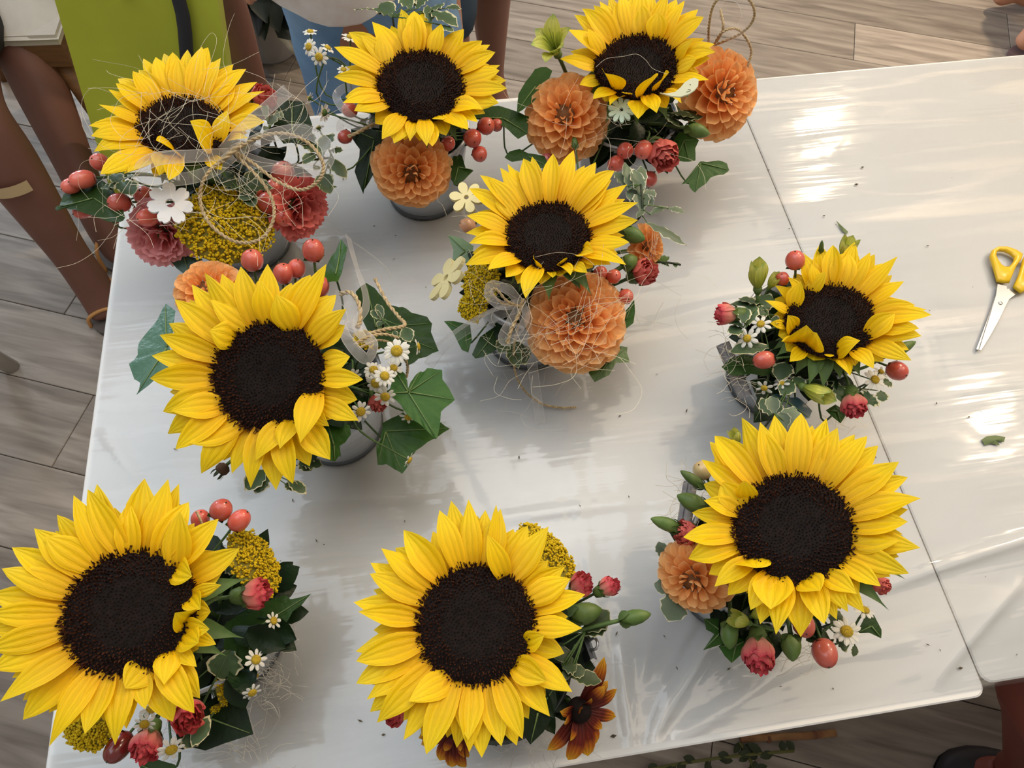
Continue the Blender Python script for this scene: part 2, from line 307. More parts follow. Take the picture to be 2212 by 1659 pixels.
# ---------------------------------------------------------------- plant builders
POTS = {}
def stem_to(pot, p, n, z=.06, k=.35):
    q = Vector((POTS[pot][0], POTS[pot][1], TZ + z)); d = (p - q).length
    q = q + Vector((p.x - q.x, p.y - q.y, 0)) * .3
    return [p, p - n * d * .3 + (q - p) * .12, q + Vector((0, 0, d * .3)) + (p - q) * .1, q]
def sunflower(pot, cx, cy, wpx, hpx, z, theta, phi, zoom, tips, label, pw=.225, hz=.05, bulge=.06, sepals=(), inner=(), roll=0, bowl=0, ring=.55):
    """disc with florets, one mesh for each petal; tips are where the petals end in the picture"""
    c = P(cx, cy, z); k = K(cx, cy, z); R = max(wpx, hpx) / 2 * k; x, y, n = facing(cx, cy, theta, phi)
    root = thing('sunflower', Vector((POTS[pot][0], POTS[pot][1], TZ + .06)), label, 'sunflower', 'sunflower heads')
    M = frame(x, y, n, c)
    # disc: shallow dome with a dip in the middle
    def dz(q): return R * (.13 * (1 - q ** 4) - .05 * math.exp(-(q / .35) ** 2) - bowl * (1 - q * q))
    prof = [(R * q, dz(q)) for q in (1.0, .93, .8, .65, .5, .35, .2, .08)]
    vs, fs = lathe_data([(R * .55, -R * .34), (R * .9, -R * .16)] + prof, n, c, x, 28)
    d = mobj('disc', vs, fs, M_DISC, root)
    for mname, lo, hi in (('floret', ring, 1.06), ('inner_floret', 0, ring)):
        vs, fs = [], []; NF = 1000
        for i in range(NF):
            q = math.sqrt((i + .5) / NF) * 1.0
            if not lo <= q < hi: continue
            an = i * 2.399963 + roll; rr = R * q; h = R * (.085 if lo else .062) * U(.5, 1.35); th = R * (.018 if lo else .015)
            ro = Vector((math.cos(an), math.sin(an), 0)); lean = (q - .55) * .8 + U(-.3, .3); ta = Vector((-ro.y, ro.x, 0)) * U(-.25, .25)
            p0 = ro * rr + Vector((0, 0, dz(min(q, 1)) - R * .02 - (R * .05 if q > 1 else 0))); up = (Vector((0, 0, 1)) + ro * lean + ta).normalized(); p1 = p0 + up * h
            e1 = up.cross(Vector((ro.y, -ro.x, .2))).normalized(); e2 = up.cross(e1); b0 = len(vs)
            for a in range(3): an2 = a * 2.0944; vs.append(M @ (p0 + (e1 * math.cos(an2) + e2 * math.sin(an2)) * th))
            for a in range(3): an2 = a * 2.0944; vs.append(M @ (p1 + ro * h * .15 + (e1 * math.cos(an2) + e2 * math.sin(an2)) * th * (.85 if lo else .5)))
            fs += [(b0, b0 + 1, b0 + 4, b0 + 3), (b0 + 1, b0 + 2, b0 + 5, b0 + 4), (b0 + 2, b0, b0 + 3, b0 + 5), (b0 + 3, b0 + 4, b0 + 5)]
        if lo:
            for i in range(190):                                  # ragged fringe lying over the petal bases
                an = U(0, 2 * PI); ro = Vector((math.cos(an), math.sin(an), 0)); p0 = ro * R * U(.93, .985) + Vector((0, 0, R * .03)); up = (ro * U(.5, 1.3) + Vector((-ro.y, ro.x, 0)) * U(-.6, .6) + Vector((0, 0, U(.3, 1)))).normalized(); p1 = p0 + up * R * U(.05, .115); th = R * .012
                e1 = up.cross(Vector((.3, .2, .93))).normalized(); e2 = up.cross(e1); b0 = len(vs)
                for p, t_ in ((p0, 1), (p1, .6)):
                    for a in range(3): vs.append(M @ (p + (e1 * math.cos(a * 2.0944) + e2 * math.sin(a * 2.0944)) * th * t_))
                fs += [(b0, b0 + 1, b0 + 4, b0 + 3), (b0 + 1, b0 + 2, b0 + 5, b0 + 4), (b0 + 2, b0, b0 + 3, b0 + 5), (b0 + 3, b0 + 4, b0 + 5)]
        mobj(mname, vs, fs, M_FLOR if lo else M_FLOR2, d, kind='stuff', smooth=False)
    rnd = random.Random(int(cx * 7 + cy))
    def do(entry, i, inn):
        tx, ty = zoom(entry[0], entry[1]); h = (entry[2] if len(entry) > 2 else (hz + (.09 if i % 2 else -.05))) * R
        tp = on_plane(tx, ty, c + n * h, n); loc = tp - c; a2 = Vector((loc.dot(x), loc.dot(y)))
        if len(entry) > 4:
            bx, by = zoom(entry[3], entry[4]); q = on_plane(bx, by, c, n) - c; bd = Vector((q.dot(x), q.dot(y))).normalized()
        else: bd = a2.normalized()
        br = .93 - (.05 if i % 2 else .0)
        bp = c + (x * bd.x + y * bd.y) * R * br + n * R * (-.06 + (.05 if i % 2 else -.03))
        Ln = (tp - bp).length; W = min(pw * 2 * R, Ln * (.85 if inn else .5)) * rnd.uniform(.85, 1.12)
        if len(entry) > 5: W *= entry[5]
        petal('petal', root, M_SUN, bp, tp, W, n, bulge=bulge + rnd.uniform(-.03, .05), cup=rnd.uniform(-.05, .22), curl=rnd.uniform(-.12, .18), twist=rnd.uniform(-.65, .65), tip=rnd.uniform(.85, 1.2), base=rnd.uniform(.4, .55), peak=rnd.uniform(.4, .56), groove=rnd.uniform(.012, .03))
    for i, e in enumerate(tips): do(e, i, False)
    for i, e in enumerate(inner): do(e, 1, True)
    polar = []                                                   # back row showing between the front petals
    for e in tips:
        l = on_plane(*zoom(e[0], e[1]), c, n) - c; polar.append((math.atan2(l.dot(y), l.dot(x)), l.length))
    polar.sort()
    for i, (a, r) in enumerate(polar):
        a2, r2 = polar[(i + 1) % len(polar)]; a2 += 2 * PI if i == len(polar) - 1 else 0
        if a2 - a < .13: continue
        m_ = (a + a2) / 2 + rnd.uniform(-.03, .03); ro = x * math.cos(m_) + y * math.sin(m_); rr = (r + r2) / 2 * rnd.uniform(.84, .93)
        petal('petal', root, M_SUN, c + ro * R * .88 - n * R * .14, c + ro * rr - n * R * .10, pw * 2 * R * rnd.uniform(.85, 1.05), n, bulge=.03, cup=.08, curl=.03, twist=rnd.uniform(-.3, .3), groove=.02)
    # sepals: pointed green bracts behind the petals
    for i in range(11):
        an = i * 2 * PI / 11 + .2; ro = x * math.cos(an) + y * math.sin(an)
        petal('sepal', root, M_SEP, c + ro * R * .6 - n * R * .3, c + ro * R * 1.35 - n * R * (.42 + .1 * (i % 2)), R * .42, n, bulge=.05, curl=.25, tip=1.7, peak=.35, nu=5, nv=6, groove=0)
    for e in sepals:
        tx, ty = zoom(*e[:2]); tp = on_plane(tx, ty, c - n * R * (e[2] if len(e) > 2 else .25), n); l = tp - c; ro = (x * l.dot(x) + y * l.dot(y)).normalized()
        petal('sepal', root, M_SEP, c + ro * R * .8 - n * R * .22, tp, R * .36, n, bulge=.08, curl=.1, tip=2.0, peak=.3, base=.7, nu=5, nv=8, groove=0)
    tube('stem', stem_to(pot, c - n * R * .25, n), lambda t: R * (.22 - .08 * t), M_STEM, root, 8)
    return root

def dahlia_meshes():
    out = []
    for W, cup, curl in ((.66, .55, -.25), (.78, .36, .0), (.80, .26, .08)):
        vs, fs, uv = petal_data((0, 0, 0), (0, 1, 0), W, Vector((0, 0, 1)), bulge=-.02, cup=cup, curl=curl, tip=.36, base=.45, peak=.60, groove=0, nu=7, nv=10)
        me = bpy.data.meshes.new('dahlia_petal'); me.from_pydata([tuple(v) for v in vs], [], fs); l = me.uv_layers.new(name='UVMap')
        for lp in me.loops: l.data[lp.index].uv = uv[lp.vertex_index]
        me.polygons.foreach_set('use_smooth', [True] * len(me.polygons)); me.materials.append(M_DAH); out.append(me)
    return out
DM = dahlia_meshes()
def dahlia(pot, cx, cy, rpx, z, theta, phi, label, n_p=88, depth=.8):
    c = P(cx, cy, z); R = rpx * K(cx, cy, z); x, y, n = facing(cx, cy, theta, phi)
    root = thing('dahlia', Vector((POTS[pot][0], POTS[pot][1], TZ + .06)), label, 'dahlia', 'orange dahlias')
    rnd = random.Random(int(cx + cy))
    for i in range(n_p):
        q = math.sqrt((i + 1.5) / n_p); an = i * 2.399963 + rnd.uniform(-.1, .1)
        el = math.radians(88 - 112 * q ** 1.15 + rnd.uniform(-5, 5))            # inner petals stand up, outer ones lie back
        ro = x * math.cos(an) + y * math.sin(an); dr = ro * math.cos(el) + n * math.sin(el)
        Ln = R * (.20 + .38 * min(1, q * 1.25)) * rnd.uniform(.92, 1.08)
        b = c + ro * R * (.05 + .50 * q) + n * R * depth * (.34 - .62 * q * q)
        sd = dr.cross(n if abs(dr.dot(n)) < .97 else ro).normalized(); up = sd.cross(dr).normalized()
        wd = Ln * (.62 if q < .35 else 1.0)
        mtx = Matrix(((sd.x * wd, dr.x * Ln, up.x * wd, b.x), (sd.y * wd, dr.y * Ln, up.y * wd, b.y), (sd.z * wd, dr.z * Ln, up.z * wd, b.z), (0, 0, 0, 1)))
        inst('petal', DM[0 if q < .4 else 1 if q < .75 else 2], mtx, root)
    lathe('bud_centre', [(R * .3, -R * .35), (R * .42, -R * .12), (R * .30, R * .1), (R * .12, R * .22), (R * .02, R * .26)], n, c, mat('dahlia_heart', (.16, .07, .02), .7), root, 12)
    lathe('calyx', [(R * .1, -R * .55), (R * .38, -R * .42), (R * .45, -R * .3)], n, c, M_SEP, root, 10)
    tube('stem', stem_to(pot, c - n * R * .4, n), R * .10, M_STEM, root, 6)
    return root

def dpetal_mesh():
    vs, fs, uv = petal_data((0, 0, 0), (0, 1, 0), .46, Vector((0, 0, 1)), bulge=.03, cup=-.12, curl=.1, tip=.35, base=.55, peak=.6, groove=.015, nu=5, nv=6)
    me = bpy.data.meshes.new('daisy_petal'); me.from_pydata([tuple(v) for v in vs], [], fs); l = me.uv_layers.new(name='UVMap')
    for lp in me.loops: l.data[lp.index].uv = uv[lp.vertex_index]
    me.polygons.foreach_set('use_smooth', [True] * len(me.polygons)); me.materials.append(M_DSY); return me
DPM = dpetal_mesh()
def daisy(pot, cx, cy, rpx, z, theta, phi, label, group, n_p=12, droop=0.0, dfrac=.42, missing=()):
    c = P(cx, cy, z); R = rpx * K(cx, cy, z); x, y, n = facing(cx, cy, theta, phi)
    root = thing('daisy', c - n * R * .3, label, 'daisy', group); rnd = random.Random(int(cx * 3 + cy)); a0 = rnd.uniform(0, 1)
    for i in range(n_p):
        if i in missing: continue
        an = a0 + i * 2 * PI / n_p + rnd.uniform(-.1, .1); ro = x * math.cos(an) + y * math.sin(an); el = rnd.uniform(-.3, .15) - droop
        dr = ro * math.cos(el) + n * math.sin(el); sd = dr.cross(n).normalized(); up = sd.cross(dr); b = c + ro * R * dfrac * .72 - n * R * .02
        Ln = R * (1 - dfrac * .72) * rnd.uniform(.88, 1.06); wd = Ln * 1.15 * rnd.uniform(.85, 1.1)
        inst('petal', DPM, Matrix(((sd.x * wd, dr.x * Ln, up.x * wd, b.x), (sd.y * wd, dr.y * Ln, up.y * wd, b.y), (sd.z * wd, dr.z * Ln, up.z * wd, b.z), (0, 0, 0, 1))), root)
    r = R * dfrac
    lathe('flower_disc', [(r * .8, -R * .08), (r, R * .02), (r * .92, R * .13), (r * .6, R * .22), (r * .2, R * .24), (.0001, R * .21)], n, c, M_YEL, root, 14)
    lathe('calyx', [(r * .3, -R * .3), (r * .85, -R * .15), (r * .9, -R * .04)], n, c, M_SEP, root, 8)
    tube('stem', stem_to(pot, c - n * R * .25, n), .0009, M_STEM, root, 5)
    return root

def berry_sprig(pot, label, berries, group='red berries', m=None):
    """each berry: px, py, radius px, height, theta, phi of its tip, length factor"""
    c0 = P(berries[0][0], berries[0][1], berries[0][3]); root = thing('berry_sprig', Vector((POTS[pot][0], POTS[pot][1], TZ + .06)), label, 'berries', group)
    for (px, py, r, z, th, ph, lf) in berries:
        c = P(px, py, z); R = r * K(px, py, z); x, y, n = facing(px, py, th, ph); H = R * lf
        prof = [(R * math.sin(PI * t) ** .8 * (1.06 - .16 * t) + .00005, -H + 2 * H * (.5 - .5 * math.cos(PI * t))) for t in [i / 10 for i in range(11)]]
        b = lathe('berry', prof, n, c, m or M_BERRY, root, 16, lob=(3, .025))
        lathe('berry_tip', [(R * .09, H * .93), (R * .07, H * 1.06), (R * .01, H * 1.1)], n, c, M_STEMD, b, 6)
        for i in range(4):
            a = i * PI / 2 + .4; ro = x * math.cos(a) + y * math.sin(a)
            petal('calyx_leaf', b, M_LEAF, c - n * H * .98 + ro * R * .1, c - n * H * (.75 - .1 * (i % 2)) + ro * R * 1.05, R * .75, n, bulge=.06, nu=5, nv=5, groove=0, tip=.8)
        tube('stem', stem_to(pot, c - n * H * .95, n), R * .13, M_STEM, root, 5)
    return root

def ruffle_mesh(m):
    nu, nv = 9, 7; vs = []; uv = []
    for j in range(nv):
        v = j / (nv - 1); w = (.18 + .55 * v ** .8) * (1 if v < .9 else .94)
        for i in range(nu):
            u = i / (nu - 1) * 2 - 1; ed = 1 - .16 * u * u
            vs.append((u * w * .62, v * ed + (.045 * (-1) ** i * v ** 3), .22 * u * u * w - .12 * v * v + .055 * math.sin(i * 2.2) * v ** 2)); uv.append(((u + 1) / 2, v))
    fs = [(j * nu + i, j * nu + i + 1, (j + 1) * nu + i + 1, (j + 1) * nu + i) for j in range(nv - 1) for i in range(nu - 1)]
    me = bpy.data.meshes.new('ruffled_petal'); me.from_pydata(vs, [], fs); l = me.uv_layers.new(name='UVMap')
    for lp in me.loops: l.data[lp.index].uv = uv[lp.vertex_index]
    me.polygons.foreach_set('use_smooth', [True] * len(me.polygons)); me.materials.append(m); return me
RMESH = {k: ruffle_mesh(m) for k, m in (('salmon', M_CAR), ('pink', M_CARP), ('red', M_CARR))}
def carnation(pot, cx, cy, rpx, z, theta, phi, label, kind='salmon', opened=.25, n_p=16, calyx=1.0, lf=1.0):
    """cx, cy is the middle of the petals; opened 0 = tight bud, 1 = flat ruffled flower"""
    if opened < .5: return rose_bud(pot, cx, cy, rpx, z, theta, phi, label, kind, lf * (1.15 if opened < .2 else 1.0), calyx)
    c = P(cx, cy, z); R = rpx * K(cx, cy, z); x, y, n = facing(cx, cy, theta, phi); rnd = random.Random(int(cx * 5 + cy))
    root = thing('carnation', Vector((POTS[pot][0], POTS[pot][1], TZ + .06)), label, 'carnation', 'spray carnations')
    b0 = c - n * R * (1.15 - .6 * opened) * lf
    for i in range(n_p):
        q = (i + .7) / n_p; an = i * 2.399963; ro = x * math.cos(an) + y * math.sin(an)
        el = math.radians(90 - (4 + 98 * opened) * q + rnd.uniform(-9, 9)); dr = ro * math.cos(el) + n * math.sin(el)
        Ln = R * ((1.9 - .25 * q) * (1 - opened) + (.95 + .25 * q) * opened) * lf * rnd.uniform(.94, 1.05)
        b = b0 + ro * R * (.10 + .42 * (1 - opened) * q + .12 * q)
        sd = dr.cross(n if abs(dr.dot(n)) < .98 else ro).normalized(); sd.rotate(Matrix.Rotation(rnd.uniform(-.3, .3), 3, dr)); up = sd.cross(dr); wd = R * (1.0 + .5 * opened) * rnd.uniform(.9, 1.1)
        if up.dot(ro) > 0: up = -up
        inst('petal', RMESH[kind], Matrix(((sd.x * wd, dr.x * Ln, up.x * wd, b.x), (sd.y * wd, dr.y * Ln, up.y * wd, b.y), (sd.z * wd, dr.z * Ln, up.z * wd, b.z), (0, 0, 0, 1))), root)
    rc = R * .78 * calyx
    lathe('calyx', [(rc * .35, -R * .95), (rc * .85, -R * .8), (rc, -R * .35), (rc * 1.02, R * .12), (rc * .95, R * .3)], n, b0, M_BUD, root, 12)
    for i in range(5):
        a = i * 2 * PI / 5; ro = x * math.cos(a) + y * math.sin(a)
        petal('calyx_tooth', root, M_BUD, b0 + ro * rc * .95 + n * R * .1, b0 + ro * rc * 1.02 + n * R * .78, rc * 1.0, ro, bulge=.05, nu=5, nv=5, groove=0, tip=1.4, base=.95, peak=.2)
    tube('stem', stem_to(pot, b0 - n * R * .9, n), R * .16, M_STEM, root, 6)
    return root

def bud_petal(R, H, layer, half, seed, x, y, n, c, an, parent, m):
    """one cupped petal of a half-closed head, its ruffled edge at the top"""
    nu, nv = 9, 8; vs = []; uv = []; rnd = random.Random(seed); k1, k2, top = rnd.uniform(0, 6), rnd.uniform(2.5, 4), rnd.uniform(.84, 1.12)
    for j in range(nv):
        v = j / (nv - 1); pr = (.42 + .60 * math.sin(PI * min(1, v * .70 + .05)) + (.10 * v ** 4 if layer > .6 else 0)) * layer; h = -1.0 + (1.45 + .62 * (1 - layer)) * v * top
        for i in range(nu):
            u = i / (nu - 1) * 2 - 1; a = an + u * half * (.55 + .45 * math.sin(PI * min(v + .15, 1) * .5)); ruf = v ** 4
            q = R * (pr + .11 * ruf * math.sin(u * k2 * 2.4 + k1) + .07 * (u * u) * v + .03 * math.sin(5 * u + 4 * v + k1)); hh = H * (h - .20 * u * u * v ** 2 + .10 * ruf * math.cos(u * 7 + k1))
            vs.append(c + (x * math.cos(a) + y * math.sin(a)) * q + n * hh); uv.append(((u + 1) / 2, .15 + .85 * v))
    fs = [(j * nu + i, j * nu + i + 1, (j + 1) * nu + i + 1, (j + 1) * nu + i) for j in range(nv - 1) for i in range(nu - 1)]
    return mobj('petal', vs, fs, m, parent, uvs=uv)
def rose_bud(pot, cx, cy, rpx, z, theta, phi, label, kind, lf=1.0, calyx=1.0):
    c = P(cx, cy, z); R = rpx * K(cx, cy, z); x, y, n = facing(cx, cy, theta, phi); H = R * lf; m = {'salmon': M_CAR, 'pink': M_CARP, 'red': M_CARR}[kind]
    root = thing('carnation', Vector((POTS[pot][0], POTS[pot][1], TZ + .06)), label, 'carnation', 'spray carnations'); sd = int(cx * 5 + cy)
    for lay, cnt, off in ((1.0, 5, 0), (.78, 4, .5), (.55, 4, .2), (.32, 3, .9)):
        for i in range(cnt): bud_petal(R, H, lay * (1 + .06 * ((i * 7) % 3 - 1)), 2.2 * PI / cnt * .62, sd + i * 7 + int(lay * 100), x, y, n, c, off + i * 2 * PI / cnt, root, m)
    b0 = c - n * H * 1.0; rc = R * .66 * calyx
    lathe('calyx', [(rc * .35, -R * 1.0), (rc * .8, -R * .85), (rc, -R * .4), (rc * 1.05, R * .1), (rc * 1.02, R * .2)], n, b0, M_BUD, root, 12)
    for i in range(5):
        a = i * 2 * PI / 5 + .3; ro = x * math.cos(a) + y * math.sin(a); petal('calyx_tooth', root, M_BUD, b0 + ro * rc * 1.0 + n * R * .05, b0 + ro * R * .98 + n * H * .62, rc * 1.1, ro, bulge=.06, nu=5, nv=5, groove=0, tip=1.2, base=.95, peak=.2)
    tube('stem', stem_to(pot, b0 - n * R * .9, n), R * .15, M_STEM, root, 6)
    return root
def green_bud(pot, x0, y0, x1, y1, wpx, z, label, m=None, dz=0.004):
    """closed bud running from its stalk end to its tip"""
    a, b = P(x0, y0, z), P(x1, y1, z + dz); W = wpx / 2 * K(x0, y0, z); ax = b - a; L = ax.length; n = ax.normalized()
    root = thing('flower_bud', Vector((POTS[pot][0], POTS[pot][1], TZ + .06)), label, 'flower bud', 'green flower buds')
    prof = [(W * .3, 0), (W * .7, L * .08), (W * .95, L * .25), (W, L * .45), (W * .85, L * .68), (W * .5, L * .88), (W * .12, L)]
    lathe('bud', prof, n, a, m or M_BUD, root, 12, lob=(5, .05))
    r = n.cross(Vector((0, 0, 1))).normalized(); u = r.cross(n)
    for i in range(4):
        an = i * PI / 2 + .5; ro = r * math.cos(an) + u * math.sin(an)
        petal('bract', root, M_SEP, a + ro * W * .3 - n * L * .04, a + ro * W * 1.02 + n * L * .34, W * 1.2, ro, bulge=.1, nu=5, nv=5, groove=0, tip=1.3)
    tube('stem', stem_to(pot, a, n), W * .28, M_STEM, root, 6)
    return root

def yarrow(pot, cx, cy, rx_, ry_, z, theta, phi, label, count=420, dome=.35, rot=0, fs_=1.0, seed=1):
    c = P(cx, cy, z); k = K(cx, cy, z); x, y, n = facing(cx, cy, theta, phi); A, B = rx_ * k, ry_ * k; rnd = random.Random(seed)
    cr, sr = math.cos(math.radians(rot)), math.sin(math.radians(rot)); x, y = x * cr + y * sr, y * cr - x * sr
    root = thing('yarrow', Vector((POTS[pot][0], POTS[pot][1], TZ + .06)), label, 'yarrow', 'mustard yarrow heads')
    mid = (A + B) / 2
    vs, fs = lathe_data([(.25, -.5), (.9, -.12), (.97, 0), (.85, dome * .16), (.6, dome * .48), (.3, dome * .74), (.02, dome * .8)], Vector((0, 0, 1)), Vector(), Vector((1, 0, 0)), 20)
    base = mobj('flower_head', [c + x * v.x * A + y * v.y * B + n * v.z * mid for v in vs], fs, M_YARB, root)
    ico = bmesh.new(); bmesh.ops.create_icosphere(ico, subdivisions=1, radius=1); iv = [v.co.copy() for v in ico.verts]; jf = [[v.index for v in f.verts] for f in ico.faces]; ico.free()
    vs, fs = [], []
    for i in range(count):
        q = math.sqrt((i + .5) / count); an = i * 2.399963 + rnd.uniform(-.2, .2); q *= rnd.uniform(.96, 1.04)
        p = c + x * math.cos(an) * q * A + y * math.sin(an) * q * B + n * mid * (dome * (1 - q * q) + rnd.uniform(-.03, .06))
        s = mid / math.sqrt(count) * 1.5 * rnd.uniform(.7, 1.15) * fs_; b0 = len(vs)
        # three tiny blossoms to each cluster
        for t in range(3):
            o = Vector((rnd.uniform(-1, 1), rnd.uniform(-1, 1), rnd.uniform(-1, 1))) * s * .6; s2 = s * .55; b0 = len(vs)
            vs += [p + o + v * s2 for v in iv]; fs += [tuple(b0 + q_ for q_ in f) for f in jf]
    mobj('florets', vs, fs, M_YAR, root, kind='stuff')
    tube('stem', stem_to(pot, c - n * mid * .45, n), mid * .07, M_STEM, root, 6)
    return root

def leaf_mesh(outline, center, cup, thick=.0003):
    """leaf blade: fan of rings from the centre to the outline, with a little thickness"""
    n = len(outline); rings = (0.0, .35, .7, 1.0); vs = []; uv = []
    nrm = Vector()
    for i in range(n): nrm += (outline[i] - center).cross(outline[(i + 1) % n] - center)
    nrm = nrm.normalized() if nrm.length else Vector((0, 0, 1))
    if nrm.z < 0: nrm = -nrm
    size = max((o - center).length for o in outline)
    for r in rings[1:]:
        for i, o in enumerate(outline):
            d = (o - center); vs.append(center + d * r + nrm * cup * size * (d.length / size * r) ** 2 + nrm * .015 * size * math.sin(i * 2.1) * r * r); uv.append((1 - r, i / n))
    m = len(vs); vs.append(center.copy()); uv.append((1, 0))
    fs = [(m, i, (i + 1) % n) for i in range(n)]
    for k in range(2):
        for i in range(n): j = (i + 1) % n; fs.append((k * n + i, (k + 1) * n + i, (k + 1) * n + j, k * n + j))
    return vs, fs, uv, nrm
def ivy(pot, label, zoom, pts, center, z, m=None, tilt=(0, 0), veins=5, cup=-.08, name='ivy_leaf', cat='leaf', vein_m=None, stem=True, group='ivy leaves', fine=True):
    """leaf whose blade lies in a plane at height z through its centre, tilted (x, y slope)"""
    cx, cy = zoom(*center); c = P(cx, cy, z); n = Vector((-tilt[0], -tilt[1], 1)).normalized()
    raw = [Vector(zoom(*p)).to_2d() if False else Vector((*zoom(*p), 0)) for p in pts]
    if fine:
        s2 = []
        for i, a in enumerate(raw):
            b = raw[(i + 1) % len(raw)]; s2 += [a, a * .5 + b * .5]
        raw = s2
    out = [on_plane(p.x, p.y, c, n) for p in raw]
    root = thing(name, c, label, cat, group)
    vs, fs, uv, nrm = leaf_mesh(out, c, cup)
    mobj('blade', vs, fs, m or M_IVY, root, uvs=uv)
    # veins run from the centre to the farthest corners
    o2 = [out[i] for i in range(0, len(out), 2)] if fine else out
    cand = []
    for i, o in enumerate(o2):
        d = (o - c).length
        if d >= (o2[i - 1] - c).length and d >= (o2[(i + 1) % len(o2)] - c).length: cand.append((d, o))
    cand.sort(key=lambda q: -q[0]); size = max(d for d, _ in cand) if cand else .03
    for d, o in cand[:veins]:
        pp = [c + (o - c) * t + nrm * (cup * size * ((o - c).length / size * t) ** 2 + .0006) for t in (.02, .3, .6, .93)]
        tube('vein', pp, lambda t: .0006 * (1.2 - t) + .0001, vein_m or M_VEIN, root, 4, 6)
    if stem: tube('leaf_stalk', stem_to(pot, c - Vector((0, 0, .001)), Vector((0, 0, 1)), .07), .0010, M_STEM, root, 5)
    return root
def small_leaf(parent, base, tip, W, N, m, wave=.0, cup=.1, curl=.1):
    b, t = Vector(base), Vector(tip); nv, nu = 9, 7; vs, fs, uv = petal_data(b, t, W, N, bulge=.04, cup=cup, curl=curl, tip=.85, base=.22, peak=.52, groove=0, nu=nu, nv=nv)
    ax = (t - b).normalized(); sd = N.cross(ax).normalized() if N.cross(ax).length > 1e-5 else Vector((1, 0, 0)); up = ax.cross(sd)
    u2 = []
    for j in range(nv):
        for i in range(nu):
            k = j * nu + i; u = abs(i / (nu - 1) * 2 - 1); v = j / (nv - 1)
            if wave and u > .5: vs[k] = vs[k] + up * wave * W * math.sin(j * 2.6 + i) * u + sd * wave * .5 * W * math.cos(j * 3.1) * (1 if i > nu / 2 else -1)
            u2.append((min(1 - u, 2.2 * (1 - v), 2.5 * v + .2), v))
    return mobj('leaf', vs, fs, m, parent, uvs=u2)
def sprig(pot, label, zoom, leaves, z, m=None, wave=.06, name='leafy_sprig', group='variegated sprigs', stem_pts=None, lift=.0, tilt=(0, -.35)):
    """leaves: (base x, base y, tip x, tip y, width px[, height offset])"""
    m = m or M_VAR; root = None; N = Vector((-tilt[0], -tilt[1], 1)).normalized()
    bx, by = zoom(leaves[0][0], leaves[0][1]); root = thing(name, Vector((POTS[pot][0], POTS[pot][1], TZ + .06)), label, 'foliage', group); mids = []
    for L in leaves:
        a, b = zoom(L[0], L[1]), zoom(L[2], L[3]); zz = z + (L[5] if len(L) > 5 else 0)
        A, B = P(*a, zz), P(*b, zz + lift); k = K(*a, zz)
        nn = (N + Vector((U(-.3, .3), U(-.3, .3), 0))).normalized()
        small_leaf(root, A, B, L[4] * 1.4 / zoom.k * k, nn, m, wave, U(-.1, .2), U(0, .2)); mids.append(A)
    if stem_pts: sp = [P(*zoom(x, y), zz) for x, y, zz in stem_pts]
    else: sp = stem_to(pot, mids[0], Vector((0, 0, 1)), .07)
    tube('stem', sp, .0011, M_STEMD, root, 5)
    for A in mids:
        q = min(spline(sp, 12), key=lambda s: (s - A).length)
        if (q - A).length > .002: tube('leaf_stalk', [A, (A + q) / 2 + Vector((0, 0, .001)), q], .0006, M_STEM, root, 4, 5)
    return root
def filler(pot, r, z0, z1, n, label, m=None, seed=0, sx=1, sy=1, dx=0, dy=0):
    """dark greenery packed round the stems over the bucket's mouth"""
    rnd = random.Random(seed); cx, cy = POTS[pot][0] + dx, POTS[pot][1] + dy; root = thing('greenery_bunch', Vector((POTS[pot][0], POTS[pot][1], TZ + .06)), label, 'foliage', 'dark greenery in the buckets')
    for i in range(n):
        an = i * 2.4 + rnd.uniform(-.3, .3); q = math.sqrt((i + .5) / n); ro = Vector((math.cos(an) * sx, math.sin(an) * sy, 0))
        b = Vector((cx, cy, TZ)) + ro * r * q * .55 + Vector((0, 0, z0 + (z1 - z0) * rnd.random() * (1 - .5 * q)))
        t = b + ro.normalized() * r * rnd.uniform(.30, .42) + Vector((0, 0, rnd.uniform(-.012, .02)))
        small_leaf(root, b, t, r * rnd.uniform(.18, .28), Vector((rnd.uniform(-.4, .4), rnd.uniform(-.4, .4), 1)).normalized(), m or M_IVYD, .03, rnd.uniform(-.1, .2), rnd.uniform(0, .3))
    tube('stem', [Vector((cx, cy, TZ + .09)), Vector((cx, cy, TZ + .07)), Vector((cx, cy, TZ + .05))], .004, M_STEMD, root, 6)
    return root
def bucket(key, x, y, label, rt=.056, rb=.043, h=.102, m=None, seam=None, parts=True):
    POTS[key] = (x, y); z = TZ + .0022
    root = thing('bucket', Vector((x, y, z)), label, 'bucket', 'flower buckets'); m = m or M_ZINC; o = Vector((x, y, z)); up = Vector((0, 0, 1)); s = seam or M_ZRIM
    vs, fs = lathe_data([(rb * .96, .004), (rb, .006), (rb + (rt - rb) * .5, h * .5), (rt, h), (rt - .0016, h), (rb + (rt - rb) * .5 - .0016, h * .5), (rb - .0018, .008)], up, o, seg=40); mobj('wall', vs, fs, m, root)
    vs, fs = lathe_data([(rb * .9, 0), (rb * 1.035, 0), (rb * 1.045, .003), (rb * 1.02, .006), (rb * .9, .006)], up, o, seg=40); mobj('bottom_seam', vs, fs, s, root)
    pts = [o + Vector((math.cos(a) * rt, math.sin(a) * rt, h)) for a in [2 * PI * i / 40 for i in range(41)]]; vs, fs = tube_data(pts, .0019, 8, False); mobj('rolled_rim', vs, fs, m, root)
    lathe('flower_foam', [(rb, h * .3), (rt * .9, h * .78), (rt * .5, h * .86), (.001, h * .88)], up, o, M_FOAM, root, 20)
    return root
